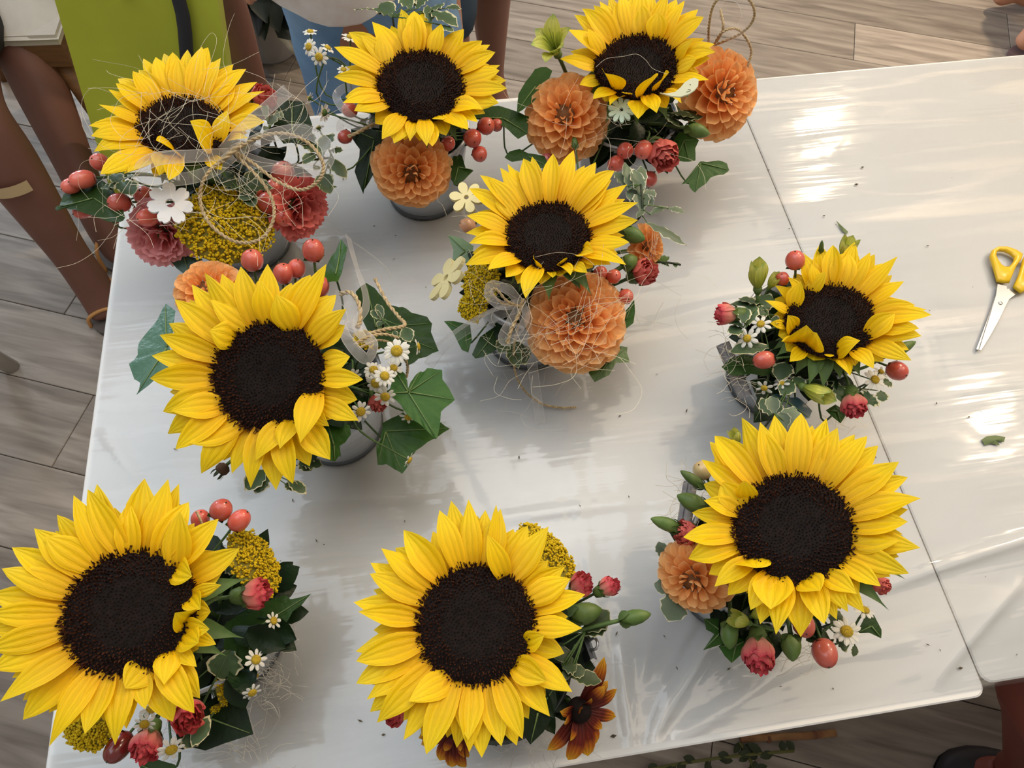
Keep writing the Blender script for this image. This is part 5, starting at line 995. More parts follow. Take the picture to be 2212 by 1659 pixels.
rnd = random.Random(23); S = wander(1230, 700, .185, 130, 85, 34, rnd, .012, 6, 55) + wander(1150, 760, .12, 130, 70, 22, rnd, .02, 5, 45) + wander(1040, 600, .15, 70, 70, 18, rnd, .015, 5, 35) + wander(1400, 650, .07, 90, 70, 12, rnd, .03, 5, 45) + wander(1010, 480, .12, 55, 40, 12, rnd, .015, 5, 30) + wander(1130, 850, .02, 130, 50, 14, rnd, .01, 6, 40)
for dx in (-6, 0, 5, 9): S.append([P(1415 + dx, 500, .15), P(1412 + dx * .6, 530, .15), P(1405 + dx, 560, .14)])
for k in range(6): S.append([P(1110 + k * 5, 725 + k * 11, .15), P(1200 + rnd.uniform(-20, 20), 715 - k * rnd.uniform(2, 14), .19), P(1290 + rnd.uniform(-20, 20), 680 - k * rnd.uniform(2, 12), .19), P(1365, 628 + k * 5, .15)])
fibres('tangle of pale fibres crossing the biggest dahlia and hanging to the film', S)
# ---------------------------------------------------------------- left middle: the one with big ivy leaves
filler('a5', .080, .085, .14, 38, 'dark greenery under the sunflower with big ivy leaves', seed=5, dx=-.012, dy=-.012)
dahlia('a5', 448, 628, 74, .13, 35, 130, 'light orange dahlia hidden behind the upper petals of the round-disc sunflower', 80)
berry_sprig('a5', 'coral berries above the round-disc sunflower, two of them raised highest', [(545, 562, 24, .165, 55, 95, 1.0), (677, 541, 24, .165, 60, 92, 1.05), (612, 591, 22, .155, 55, 85, 1.05), (641, 580, 20, .15, 60, 80, 1.05), (688, 620, 24, .15, 55, 60, 1.1)])
z5a = Z(700, 780, 5.927); z5b = Z(700, 580, 6.38)
ivy('a5', 'bright veined ivy leaf, upper of the two beside the zinc bucket', z5a, [(890, 85), (960, 95), (1035, 160), (1065, 250), (1072, 350), (1110, 270), (1160, 190), (1235, 125), (1265, 142), (1320, 85), (1430, 95), (1512, 110), (1515, 230), (1600, 340), (1672, 490), (1590, 560), (1495, 640), (1485, 800), (1445, 980), (1420, 987), (1330, 900), (1250, 820), (1140, 750), (1060, 680), (980, 560), (900, 480), (818, 420), (860, 300), (890, 200)], (1080, 400), .135, M_IVY, (0, .1), 6, -.05)
ivy('a5', 'broad ivy leaf, lower of the two beside the zinc bucket', z5a, [(750, 850), (745, 790), (870, 730), (1030, 645), (1200, 740), (1480, 770), (1608, 855), (1450, 960), (1330, 1030), (1180, 1140), (1140, 1200), (1080, 1330), (1000, 1437), (900, 1380), (800, 1320), (685, 1327), (670, 1180), (668, 1090), (715, 1080), (725, 960)], (790, 900), .10, M_IVY, (0, .12), 5, -.05)
ivy('a5', 'very dark ivy leaf pointing up beside the twine end', z5b, [(430, 300), (572, 163), (700, 260), (800, 380), (900, 490), (970, 515), (1080, 520), (1200, 590), (1420, 655), (1487, 740), (1470, 850), (1520, 980), (1578, 1110), (1400, 1190), (1300, 1230), (1170, 1312), (1000, 1200), (700, 1050), (500, 650)], (720, 830), .12, M_LEAF, (0, -.1), 5, -.05)
ivy('a5', 'bluish ivy leaf sticking out over the left table edge', z5, [(270, 432), (332, 480), (330, 560), (320, 640), (300, 740), (320, 830), (250, 890), (170, 940), (90, 1005), (118, 930), (78, 905), (50, 815), (105, 760), (108, 680), (190, 590), (240, 500)], (290, 720), .14, M_IVYB, (.1, -.1), 5, -.06)
ivy('a5', 'folded ivy leaf standing upright right of the raised berries', z5, [(1382, 88), (1412, 122), (1390, 190), (1345, 315), (1290, 312), (1238, 282), (1290, 200), (1340, 140)], (1330, 270), .155, M_IVY, (.2, -.4), 2, .15)
ivy('a5', 'small ivy leaf hanging against the zinc bucket below the sunflower petals', z5a, [(30, 740), (180, 755), (330, 820), (342, 940), (270, 1040), (200, 1090), (212, 1190), (140, 1282), (70, 1272), (30, 1150), (10, 900)], (130, 1080), .115, M_IVY, (0, .1), 4, -.06)
for i, (x, y, r, z, th, ph, n_, lab) in enumerate((
        (857, 758, 31, .165, 15, 120, 13, 'largest white daisy, beside the dark ivy leaf and twine'), (807, 799, 23, .15, 25, 100, 12, 'daisy tucked just right of the longest sunflower petal'),
        (831, 812, 25, .16, 20, 60, 12, 'daisy overlapping the others left of the bright ivy leaf'), (811, 828, 25, .145, 30, 230, 12, 'lower daisy in the cluster left of the bright ivy leaf'),
        (903, 749, 20, .15, 82, 5, 9, 'daisy seen edge-on in front of the very dark ivy leaf'), (832, 857, 25, .14, 30, 260, 9, 'orange-eyed daisy tucked under the left edge of the bright ivy leaf'),
        (779, 889, 26, .14, 30, 300, 9, 'daisy peeping from under the tip of a drooping sunflower petal'), (882, 901, 20, .115, 40, 270, 7, 'daisy half covered by the bright ivy leaf'),
        (884, 994, 20, .115, 78, 330, 7, 'daisy seen edge-on at the tip of the broad ivy leaf'), (762, 813, 21, .135, 40, 270, 9, 'daisy showing only lower petals beneath the longest sunflower petal'), (850, 795, 21, .14, 30, 90, 9, 'daisy mostly hidden behind the largest daisy'))):
    daisy('a5', x, y, r, z, th, ph, lab, 'daisies beside the big ivy leaves', n_)
carnation('a5', 818, 872, 20, .11, 60, 290, 'small red carnation bud in shade below the daisies', 'red', .3, 12)
sd = thing('seed_head', Vector((POTS['a5'][0], POTS['a5'][1], TZ + .06)), 'dried brown seed head poking out below the round-disc sunflower', 'seed head'); a_, b_ = P(482, 1012, .12), P(466, 1028, .12); n_ = (b_ - a_).normalized(); k_ = K(475, 1020, .12)
lathe('seed_cup', [(8 * k_, -10 * k_), (15 * k_, -4 * k_), (15 * k_, 6 * k_), (11 * k_, 12 * k_)], n_, a_, mat('dry_brown', (.10, .05, .025), .8, noise=.5, nscale=80), sd, 10)
for i in range(7): an = i * .9; r_ = n_.cross(Vector((0, 0, 1))).normalized(); u_ = r_.cross(n_); ro = r_ * math.cos(an) + u_ * math.sin(an); petal('bract', sd, M_STEMD, a_ + ro * 9 * k_ + n_ * 8 * k_, a_ + ro * 12 * k_ + n_ * 26 * k_, 7 * k_, ro, nu=3, nv=4, groove=0, tip=1.4)
tube('stem', stem_to('a5', a_ - n_ * 9 * k_, n_), .0015, M_STEM, sd, 5)
sprig('a5', 'variegated sprig peeping out below the round-disc sunflower petals', z5, [(900, 1480, 770, 1600, 90), (900, 1500, 830, 1615, 100), (1040, 1540, 1150, 1618, 60), (1020, 1560, 1090, 1600, 60), (1130, 1440, 1250, 1440, 90), (1120, 1400, 1180, 1480, 80)], .10, M_VAR)
sprig('a5', 'young curled variegated sprig against the very dark ivy leaf', z5b, [(800, 700, 730, 480, 90), (800, 700, 640, 580, 90), (810, 720, 860, 720, 60), (820, 740, 730, 800, 90), (1100, 820, 1190, 1010, 150), (960, 860, 1000, 930, 60)], .14, M_VAR)
yarrow('a5', 795, 735, 34, 22, .12, 30, 60, 'scrap of yarrow under the twine strands beside the largest daisy', 110, .3, seed=5)
b = thing('ribbon_bow', P(775, 690, .16), 'sheer ribbon and twine bow right of the round-disc sunflower', 'bow', 'ribbon bows')
ribbon('ribbon_loop', b, [(790, 740, .16), (770, 700, .165), (790, 665, .165), (788, 630, .155), (775, 590, .14), (765, 560, .12), (752, 510, .09)], 20, M_ORG, (.6, -.5, .7)); ribbon('ribbon_loop', b, [(735, 690, .165), (752, 735, .17), (790, 775, .168), (806, 745, .165), (775, 715, .166), (742, 700, .168)], 24, M_ORG, (.4, -.7, .5)); ribbon('ribbon_loop', b, [(720, 640, .15), (750, 650, .16), (765, 690, .165), (750, 725, .165)], 28, M_ORGT, (.2, -.6, .8))
twine('twine_loop', b, [(735, 635, .155), (757, 632, .16), (775, 655, .165), (778, 690, .165), (772, 708, .165)], 9); twine('twine_end', b, [(810, 602, .13), (835, 650, .135), (862, 685, .145), (874, 698, .15), (868, 706, .152), (830, 712, .158), (795, 722, .165)], 7); twine('twine_end', b, [(862, 730, .155), (830, 722, .16), (795, 728, .165), (765, 745, .166)], 6); twine('twine_end', b, [(850, 742, .15), (815, 735, .158), (775, 752, .165)], 5); twine('twine_end', b, [(868, 760, .14), (880, 790, .12), (878, 815, .11)], 6)

# ---------------------------------------------------------------- near left corner
filler('a6', .080, .085, .14, 44, 'dark greenery under the very large near left sunflower', seed=6, dx=.022, dy=-.005)
berry_sprig('a6', 'three glossy red berries above the very large near left sunflower', [(478, 1101, 24, .17, 45, 60, 1.0), (517, 1124, 22, .17, 60, 50, 1.2), (433, 1121, 20, .16, 45, 90, 1.05)])
berry_sprig('a6', 'large dark red berry at the bottom left corner of the table', [(256, 1614, 26, .115, 65, 240, 1.35)], m=M_BERRYD)
yarrow('a6', 548, 1215, 82, 52, .14, 35, 35, 'mustard yarrow head above the salmon carnation bud near the left corner', 380, .3, -50, seed=7)
yarrow('a6', 190, 1582, 50, 42, .12, 35, 235, 'yarrow head under the drooping petals at the bottom left', 240, .35, seed=8, fs_=1.15)
yarrow('a6', 478, 1488, 15, 38, .10, 45, 20, 'small strip of yarrow beside the variegated leaf near the left corner', 70, .4, 25, seed=9); yarrow('a6', 470, 1530, 17, 12, .09, 45, 300, 'tiny tuft of yarrow above the lower dark ivy leaf', 36, .4, seed=10)
carnation('a6', 556, 1284, 31, .15, 62, 5, 'salmon pink carnation bud pointing right in front of the yarrow', 'salmon', .12, 18, .95, .85)
carnation('a6', 405, 1546, 35, .125, 30, 300, 'crimson carnation under the lower right petals of the near left sunflower', 'salmon', .45, 20); carnation('a6', 316, 1614, 32, .12, 60, 260, 'pink carnation bud between the dark berry and a daisy at the bottom edge', 'salmon', .15, 18, .8, .9)
ivy('a6', 'large dark ivy leaf with a long tip right of the near left sunflower', z6, [(1600, 685), (1625, 710), (1665, 705), (1742, 678), (1690, 740), (1640, 780), (1600, 850), (1570, 900), (1550, 960), (1500, 1020), (1400, 1100), (1250, 1020), (1260, 850), (1400, 760)], (1400, 900), .11, M_LEAF, (0, .05), 5, -.05)
ivy('a6', 'large dark ivy leaf pointing toward the near table edge', z6, [(1320, 1150), (1385, 1230), (1380, 1320), (1417, 1470), (1260, 1520), (1150, 1562), (1080, 1545), (1000, 1560), (980, 1440), (1100, 1330), (1220, 1250)], (1180, 1380), .09, M_IVYD, (0, .1), 5, -.05)
ivy('a6', 'dark leaf at the very bottom beneath a tilted daisy', z6, [(780, 1640), (860, 1605), (980, 1640), (1000, 1700), (880, 1740), (790, 1720)], (880, 1680), .09, M_LEAF, (0, .1), 2)
for i, (x, y, r, z, th, ph, n_, lab) in enumerate(((591, 1341, 21, .125, 40, 20, 8, 'small daisy on the long-tipped ivy leaf below the salmon bud'), (553, 1425, 25, .125, 20, 40, 9, 'daisy with one broad petal at the edge of the pale fibres'), (545, 1496, 23, .115, 50, 300, 8, 'drooping daisy below the other two at the edge of the pale fibres'), (553, 1460, 14, .105, 50, 300, 6, 'half hidden brownish daisy between two others by the fibres'), (328, 1530, 26, .13, 30, 280, 9, 'daisy under the lower petals left of the crimson carnation'), (312, 1564, 25, .125, 40, 260, 9, 'daisy just above the pink bud at the bottom edge'), (370, 1619, 31, .12, 48, 290, 9, 'large-eyed daisy lowest of all at the bottom edge'))):
    daisy('a6', x, y, r, z, th, ph, lab, 'daisies by the near left corner', n_)
sprig('a6', 'variegated sprig below the salmon carnation bud near the left corner', z6, [(1290, 1000, 1240, 1170, 150), (1280, 1010, 1330, 1090, 60, -.002), (1340, 560, 1280, 500, 80), (1080, 1430, 1170, 1470, 120), (1060, 1450, 1110, 1535, 110, -.003), (780, 1450, 900, 1470, 70)], .11, M_VAR)
rnd = random.Random(26); fibres('mat of fine whitish fibres right of the near left daisies', wander(575, 1450, .055, 45, 95, 90, rnd, .03, 5, 24) + wander(450, 1620, .02, 140, 35, 40, rnd, .015, 6, 35) + wander(600, 1380, .03, 50, 60, 12, rnd, .02, 5, 35), M_SISALG, .00020)
fibres('curl of dry straw against the berries above the near left sunflower', [[P(425, 1105, .185), P(432, 1120, .185), P(440, 1140, .18)]], M_TWINE, .0011, 'straw', None)

# ---------------------------------------------------------------- near edge, middle
filler('a7', .070, .085, .13, 36, 'dark greenery in the dark bucket at the near edge', seed=7, dx=.012, dy=-.002)
yarrow('a7', 1180, 1192, 82, 42, .14, 38, 55, 'mustard yarrow head above right of the near middle sunflower', 330, .3, -42, seed=11)
carnation('a7', 1258, 1262, 25, .15, 55, 40, 'pink and white carnation bud touching a sunflower petal by the yarrow', 'salmon', .12, 16, .8, .95); carnation('a7', 1318, 1266, 20, .15, 65, 25, 'paler carnation bud right of the near middle sunflower', 'salmon', .1, 14, 1.0, 1.0); carnation('a7', 852, 1546, 22, .12, 40, 220, 'pink carnation just showing at the lower left of the near middle sunflower', 'salmon', .3, 12)
green_bud('a7', 1232, 1333, 1300, 1316, 48, .145, 'fat green bud below the pink carnation buds'); green_bud('a7', 1340, 1340, 1406, 1326, 34, .15, 'pointed green bud on a long stalk reaching right from the near middle')
rudbeckia('a7', 1252, 1535, .115, 35, 320, 26, [(1550, 1020, 1), (1565, 1150, .6), (1620, 1200, .5), (1612, 1360, .3), (1530, 1430, .2), (1505, 1525, .1), (1450, 1595, .1), (1385, 1590, .1), (1340, 1625, .1), (1215, 1565, .1), (1465, 1250, 1.3), (1405, 1320, 1.4), (1310, 1400, 1.2), (1350, 1500, .8), (1545, 1190, 1.1), (1290, 1330, 1.5)], 'maroon flower with golden tips at the near right of its bucket', z7)
rudbeckia('a7', 985, 1570, .105, 35, 250, 24, [(445, 1490, .2), (460, 1530, .3), (570, 1620, .1), (640, 1660, .1), (715, 1665, .1), (740, 1600, .6), (765, 1545, .8), (600, 1560, .7), (690, 1560, .9), (780, 1530, .3)], 'maroon flower with golden tips under the lowest sunflower petals', z7)
sprig('a7', 'variegated sprig right of the near middle sunflower by the black clip', z7, [(1430, 850, 1570, 730, 110), (1420, 870, 1560, 790, 100, -.003), (1290, 1060, 1380, 1040, 110), (1300, 1080, 1350, 1110, 90), (1350, 1120, 1525, 1150, 80), (1290, 940, 1300, 1040, 90), (1340, 1100, 1430, 1080, 60)], .14, M_VARD)
ivy('a7', 'dark pointed leaf between the near middle sunflower and the maroon flower', z7, [(1060, 1280), (1150, 1190), (1250, 1180), (1262, 1260), (1240, 1350), (1180, 1450), (1105, 1522), (1075, 1480), (1055, 1390)], (1150, 1330), .125, M_IVYD, (0, .1), 3, -.05)
ivy('a7', 'dark leaf under the black clip right of the near middle sunflower', z7, [(1320, 870), (1430, 860), (1470, 900), (1400, 990), (1330, 1010), (1290, 950)], (1370, 930), .12, M_IVYD, (0, .1), 2)
cl = thing('binder_clip', P(1270, 1402, .105), 'black binder clip with a wire loop on the dark bucket rim', 'clip'); kc = K(1270, 1402, .105); a_ = P(1262, 1380, .118); b_ = P(1278, 1425, .118); ax = (b_ - a_); s_ = Vector((ax.y, -ax.x, 0)).normalized(); up = Vector((0, 0, 1))
prof = [(-.006, -.012), (-.0015, .006), (.0015, .006), (.006, -.012), (.005, -.012), (.001, .0048), (-.001, .0048), (-.005, -.012)]
vs = [q + s_ * p[0] + up * p[1] for q in (a_, b_) for p in prof]; mobj('clamp', vs, [tuple(range(8))[::-1], tuple(range(8, 16))] + [(i, (i + 1) % 8, 8 + (i + 1) % 8, 8 + i) for i in range(8)], mat('clip_black', (.012, .012, .014), .3, .5), cl, smooth=False)
tube('wire_loop', [P(1272, 1385, .122), P(1284, 1378, .13), P(1291, 1390, .132), P(1286, 1402, .13), P(1272, 1404, .122)], .0011, M_STEEL, cl, 6, 20)
rnd = random.Random(27); fibres('fine grey fibres fringing the near rim of the dark bucket', wander(1150, 1615, .03, 130, 25, 60, rnd, .02, 5, 26) + wander(1290, 1440, .08, 25, 25, 10, rnd, .01, 4, 20), M_SISALG, .00018)

# ---------------------------------------------------------------- near right
filler('a8', .080, .085, .13, 38, 'dark greenery under the sunflower nearest the right table corner', seed=8, dx=-.004, dy=-.012)
dahlia('a8', 1496, 1252, 82, .125, 38, 232, 'small salmon orange dahlia with pointed petals, left of the near right sunflower', 62, .7)
for a in ((1525, 1100, 1463, 1070, 40, .14, 'largest green bud pointing left above the salmon dahlia'), (1520, 1052, 1470, 1017, 24, .14, 'small green bud uppermost on the left of the near right sunflower'), (1468, 1142, 1406, 1120, 30, .14, 'green bud farthest left above the salmon dahlia'), (1577, 1345, 1576, 1402, 38, .12, 'upright ribbed green bud below the salmon dahlia'), (1708, 1372, 1712, 1428, 42, .12, 'round green bud between coral carnation and large berry')): green_bud('a8', *a)
berry_sprig('a8', 'pale unripe round berry behind the upper left petals of the near right sunflower', [(1517, 1016, 21, .13, 40, 120, 1.0)], m=mat('berry_pale', (.52, .44, .20), .3, noise=.6, nscale=40, col2=(.6, .34, .18), coat=.4))
alstroemeria('a8', 1595, 1338, 30, .135, 45, 160, .35, 'green half-open alstroemeria below the salmon dahlia'); alstroemeria('a8', 1640, 1325, 22, .125, 50, 20, .3, 'small green alstroemeria bud beside the half-open one'); alstroemeria('a8', 1588, 942, 22, .15, 50, 110, .2, 'lime alstroemeria bud behind the top left petals of the near right sunflower')
carnation('a8', 1640, 1418, 33, .125, 58, 268, 'salmon carnation bud hanging lowest near the right corner', 'salmon', .16, 18, .9, 1.05); carnation('a8', 1480, 1152, 26, .14, 45, 170, 'coral rosebud-like carnation above the salmon dahlia', 'red', .3, 16); carnation('a8', 1906, 1266, 18, .13, 55, 330, 'red carnation just showing right of the near right sunflower', 'red', .25, 12)
berry_sprig('a8', 'large smooth coral berry at the near edge of the near right flowers', [(1782, 1411, 27, .125, 65, 278, 1.15)]); berry_sprig('a8', 'red berry half hidden behind the lowest petal of the near right sunflower', [(1737, 1352, 24, .125, 40, 280, 1.1)])
daisy('a8', 1829, 1364, 32, .125, 25, 60, 'large white daisy beside the smooth coral berry', 'daisies near the right corner', 12); daisy('a8', 1868, 1318, 24, .125, 50, 60, 'daisy half behind the petals above the large white daisy', 'daisies near the right corner', 9)
ivy('a8', 'dark star-shaped ivy leaf below the salmon dahlia', z8, [(372, 1228), (450, 1225), (500, 1270), (540, 1330), (470, 1375), (368, 1407), (430, 1315), (385, 1290)], (470, 1300), .10, M_IVY, (0, .1), 4); ivy('a8', 'dark ivy leaf pointing at the near table edge below the green bud', z8, [(455, 1385), (540, 1330), (610, 1350), (600, 1410), (580, 1435), (530, 1480), (490, 1440)], (550, 1380), .095, M_IVY, (0, .1), 3)
ivy('a8', 'dark ivy leaf right of the large white daisy', z8, [(1240, 1310), (1300, 1190), (1340, 1210), (1382, 1290), (1382, 1340), (1310, 1308)], (1320, 1270), .11, M_LEAF, (0, .1), 2); ivy('a8', 'dark leaf behind the hanging salmon carnation bud', z8, [(620, 1280), (720, 1260), (780, 1290), (780, 1380), (770, 1440), (720, 1350), (640, 1340)], (720, 1310), .11, M_LEAF, (0, .1), 2)
sprig('a8', 'sage-green toothed sprig left of the salmon dahlia', z8, [(230, 1080, 165, 1245, 120), (190, 1060, 85, 1030, 70), (150, 880, 110, 790, 60), (150, 860, 105, 840, 50)], .11, M_VARG)
sprig('a8', 'variegated leaves poking up behind the top of the near right sunflower', z8, [(770, 60, 750, -40, 60), (850, 130, 880, 20, 90), (830, 150, 800, 50, 70)], .15, M_VARG)
sprig('a8', 'dark narrow sprig behind the large white daisy', z8, [(1100, 1260, 1140, 1180, 60), (1050, 1290, 1000, 1370, 110), (1120, 1330, 1180, 1420, 70), (1010, 1340, 950, 1350, 40), (1230, 1380, 1220, 1445, 30)], .115, M_VARD)
def rolled_handle(label, px0, py0, px1, py1, wpx, z0, z1):
    a_, b_ = P(px0, py0, z0), P(px1, py1, z1); r = wpx / 2 * K(px0, py0, z0); ax = (b_ - a_).normalized(); n_ = 22; vs, fs = [], []
    e1 = ax.cross(Vector((0, 0, 1))).normalized(); e2 = ax.cross(e1)
    for i in range(n_):
        an = -1.0 + i / (n_ - 1) * 7.4; q = r * (1 - .32 * i / n_)
        for p in (a_, b_): vs.append(p + (e1 * math.cos(an) + e2 * math.sin(an)) * q)
    fs = [(2 * i, 2 * i + 2, 2 * i + 3, 2 * i + 1) for i in range(n_ - 1)]
    o = mobj('bark_roll', vs, fs, M_BARK); return tag(o, label, 'bark roll', 'grey rolls on the bucket rims')
rolled_handle('grey rolled bark strip on the rim left of the near right sunflower', 1492, 1045, 1478, 1140, 34, .108, .108)
rnd = random.Random(28); fibres('wisps of white fibre beside the green buds on the near right', wander(1490, 1080, .11, 40, 60, 36, rnd, .015, 5, 26) + wander(1740, 1400, .09, 60, 30, 22, rnd, .015, 5, 24), M_SISAL, .00018)

# ---------------------------------------------------------------- right middle
filler('a9', .080, .085, .125, 38, 'dark greenery under the cupped sunflower near the scissors', seed=9, dy=-.008)
alstroemeria('a9', 1637, 592, 42, .165, 62, 92, .10, 'fat lime alstroemeria bud at the upper left of the cupped sunflower', 6, .8); alstroemeria('a9', 1672, 605, 22, .15, 60, 60, .2, 'narrow lime tepals beside the fat lime bud'); alstroemeria('a9', 1768, 850, 42, .13, 62, 335, .10, 'lime green alstroemeria bud below the cupped sunflower', 6, .85); alstroemeria('a9', 1832, 530, 30, .16, 58, 70, .35, 'lime alstroemeria behind the top of the cupped sunflower')
berry_sprig('a9', 'round red berry above the upper left petals of the cupped sunflower', [(1718, 562, 21, .16, 60, 95, 1.0)]); berry_sprig('a9', 'red berry in shade between fat lime bud and cupped sunflower', [(1690, 602, 15, .15, 40, 100, 1.0)]); berry_sprig('a9', 'glossy coral berry lying on the ivy leaf left of the cupped sunflower', [(1650, 778, 20, .135, 62, 190, 1.2)]); berry_sprig('a9', 'brownish red berry right of the cupped sunflower beside a daisy', [(1938, 801, 21, .12, 60, 330, 1.1)]); berry_sprig('a9', 'red berry tip showing under the right petals of the cupped sunflower', [(1940, 768, 9, .13, 60, 0, 1.0)])
carnation('a9', 1565, 679, 22, .14, 72, 182, 'coral carnation bud pointing left over the grey bark roll', 'salmon', .05, 12, 1.0, 1.0); carnation('a9', 1846, 878, 25, .12, 60, 282, 'coral carnation bud hanging below the cupped sunflower', 'salmon', .06, 12, 1.0, .95)
for x, y, r, z, th, ph, n_, lab in ((1614, 731, 25, .14, 20, 150, 8, 'daisy with a clear yellow eye above the coral berry'), (1643, 700, 24, .145, 30, 100, 8, 'daisy behind the clear-eyed one, beside the variegated leaves'), (1651, 838, 20, .12, 35, 250, 6, 'small daisy on the dark ivy leaf below the coral berry'), (1688, 828, 20, .12, 50, 120, 6, 'daisy with folded petals above the bluish ivy leaf'), (1890, 820, 27, .13, 40, 30, 8, 'pale daisy right of the hanging coral bud'), (1903, 803, 18, .12, 55, 50, 6, 'small daisy just behind the pale daisy')): daisy('a9', x, y, r, z, th, ph, lab, 'daisies round the cupped sunflower', n_, dfrac=.36)
ivy('a9', 'dark oval ivy leaf under the glossy coral berry', z9, [(152, 1125), (220, 1060), (330, 1018), (420, 1040), (560, 1100), (610, 1150), (500, 1207), (400, 1185), (280, 1202), (215, 1190)], (380, 1110), .115, M_LEAF, (0, .1), 3, -.05)
ivy('a9', 'dark ivy leaf lying against the zinc bucket below the small daisy', z9, [(388, 1240), (480, 1218), (600, 1260), (660, 1330), (640, 1450), (580, 1570), (420, 1590), (420, 1480), (445, 1390)], (540, 1350), .105, M_IVYD, (0, .1), 3, -.05)
ivy('a9', 'bluish ivy leaf with pale veins below the cupped sunflower', z9, [(560, 1360), (620, 1350), (690, 1385), (780, 1380), (850, 1430), (908, 1492), (885, 1552), (740, 1575), (640, 1530), (600, 1440)], (685, 1415), .11, mat('ivy_steel', (.035, .075, .085), .3, .5, noise=.4, nscale=30), (0, .1), 5, -.05)
ivy('a9', 'dark pointed leaf beneath the hanging coral bud', z9, [(1020, 1488), (1100, 1440), (1190, 1500), (1185, 1535), (1145, 1597), (1080, 1550)], (1110, 1500), .09, M_IVY, (0, .1), 2)
sprig('a9', 'variegated sprig left of the cupped sunflower behind the daisies', z9, [(480, 600, 290, 560, 110), (450, 610, 220, 605, 60, -.003), (330, 760, 340, 620, 90, .004), (360, 780, 410, 590, 110), (460, 650, 560, 520, 130), (440, 680, 540, 660, 90), (330, 800, 200, 760, 90), (340, 820, 195, 830, 110), (540, 960, 210, 1000, 120, -.006), (560, 740, 640, 760, 80)], .14, M_VAR)
sprig('a9', 'wavy variegated sprig below the cupped sunflower round the lime bud', z9, [(740, 1250, 640, 1360, 110), (780, 1290, 800, 1210, 90), (880, 1330, 980, 1230, 120), (950, 1260, 1000, 1320, 90), (560, 1530, 480, 1380, 90), (590, 1540, 620, 1420, 90), (650, 1590, 720, 1470, 110), (1090, 1250, 1160, 1430, 100), (1340, 1430, 1420, 1370, 130), (1480, 1330, 1490, 1420, 80), (1500, 1270, 1570, 1260, 80), (700, 1100, 620, 1240, 130)], .12, M_VAR, .08)
green_bud('a9', 1925, 765, 1978, 738, 24, .13, 'green bud under the right petals of the cupped sunflower'); green_bud('a9', 1773, 545, 1776, 519, 10, .16, 'thin green bud tip behind the top petals of the cupped sunflower', None, .012)
rolled_handle('grey rolled bark strip on the rim left of the cupped sunflower', 1562, 742, 1612, 858, 34, .112, .095)
rnd = random.Random(29); fibres('wisps of white fibre round the bark roll on the right', wander(1580, 760, .118, 40, 60, 34, rnd, .012, 5, 24) + wander(1610, 840, .105, 35, 30, 16, rnd, .012, 5, 24) + wander(1790, 915, .03, 70, 20, 18, rnd, .02, 5, 24), M_SISAL, .00018)
# ================================================================ people and things round the table
def skin(name, nodes, edges, m, parent=None, root=0, sub=2):
    """one continuous surface grown over a skeleton: nodes (point, radius x, radius y)"""
    org = Vector(parent['_o']) if parent else Vector((0, 0, 0))
    me = bpy.data.meshes.new(name); me.from_pydata([tuple(Vector(n[0]) - org) for n in nodes], edges, []); me.materials.append(m)
    o = bpy.data.objects.new(name, me); COL.objects.link(o); o['_o'] = tuple(org)
    if parent: o.parent = parent
    md = o.modifiers.new('skin', 'SKIN'); md.use_smooth_shade = True
    for i, n in enumerate(nodes): v = me.skin_vertices[0].data[i]; v.radius = (n[1], n[2] if len(n) > 2 else n[1]); v.use_root = (i == root)
    s = o.modifiers.new('sub', 'SUBSURF'); s.levels = sub; s.render_levels = sub
    return o
def smat(name, c): return mat(name, c, .5, .35, noise=.12, nscale=12, sss=.05)
SK_D = smat('skin_brown', (.19, .085, .06)); SK_M = smat('skin_tan', (.42, .19, .11))
def V(*a): return Vector(a)
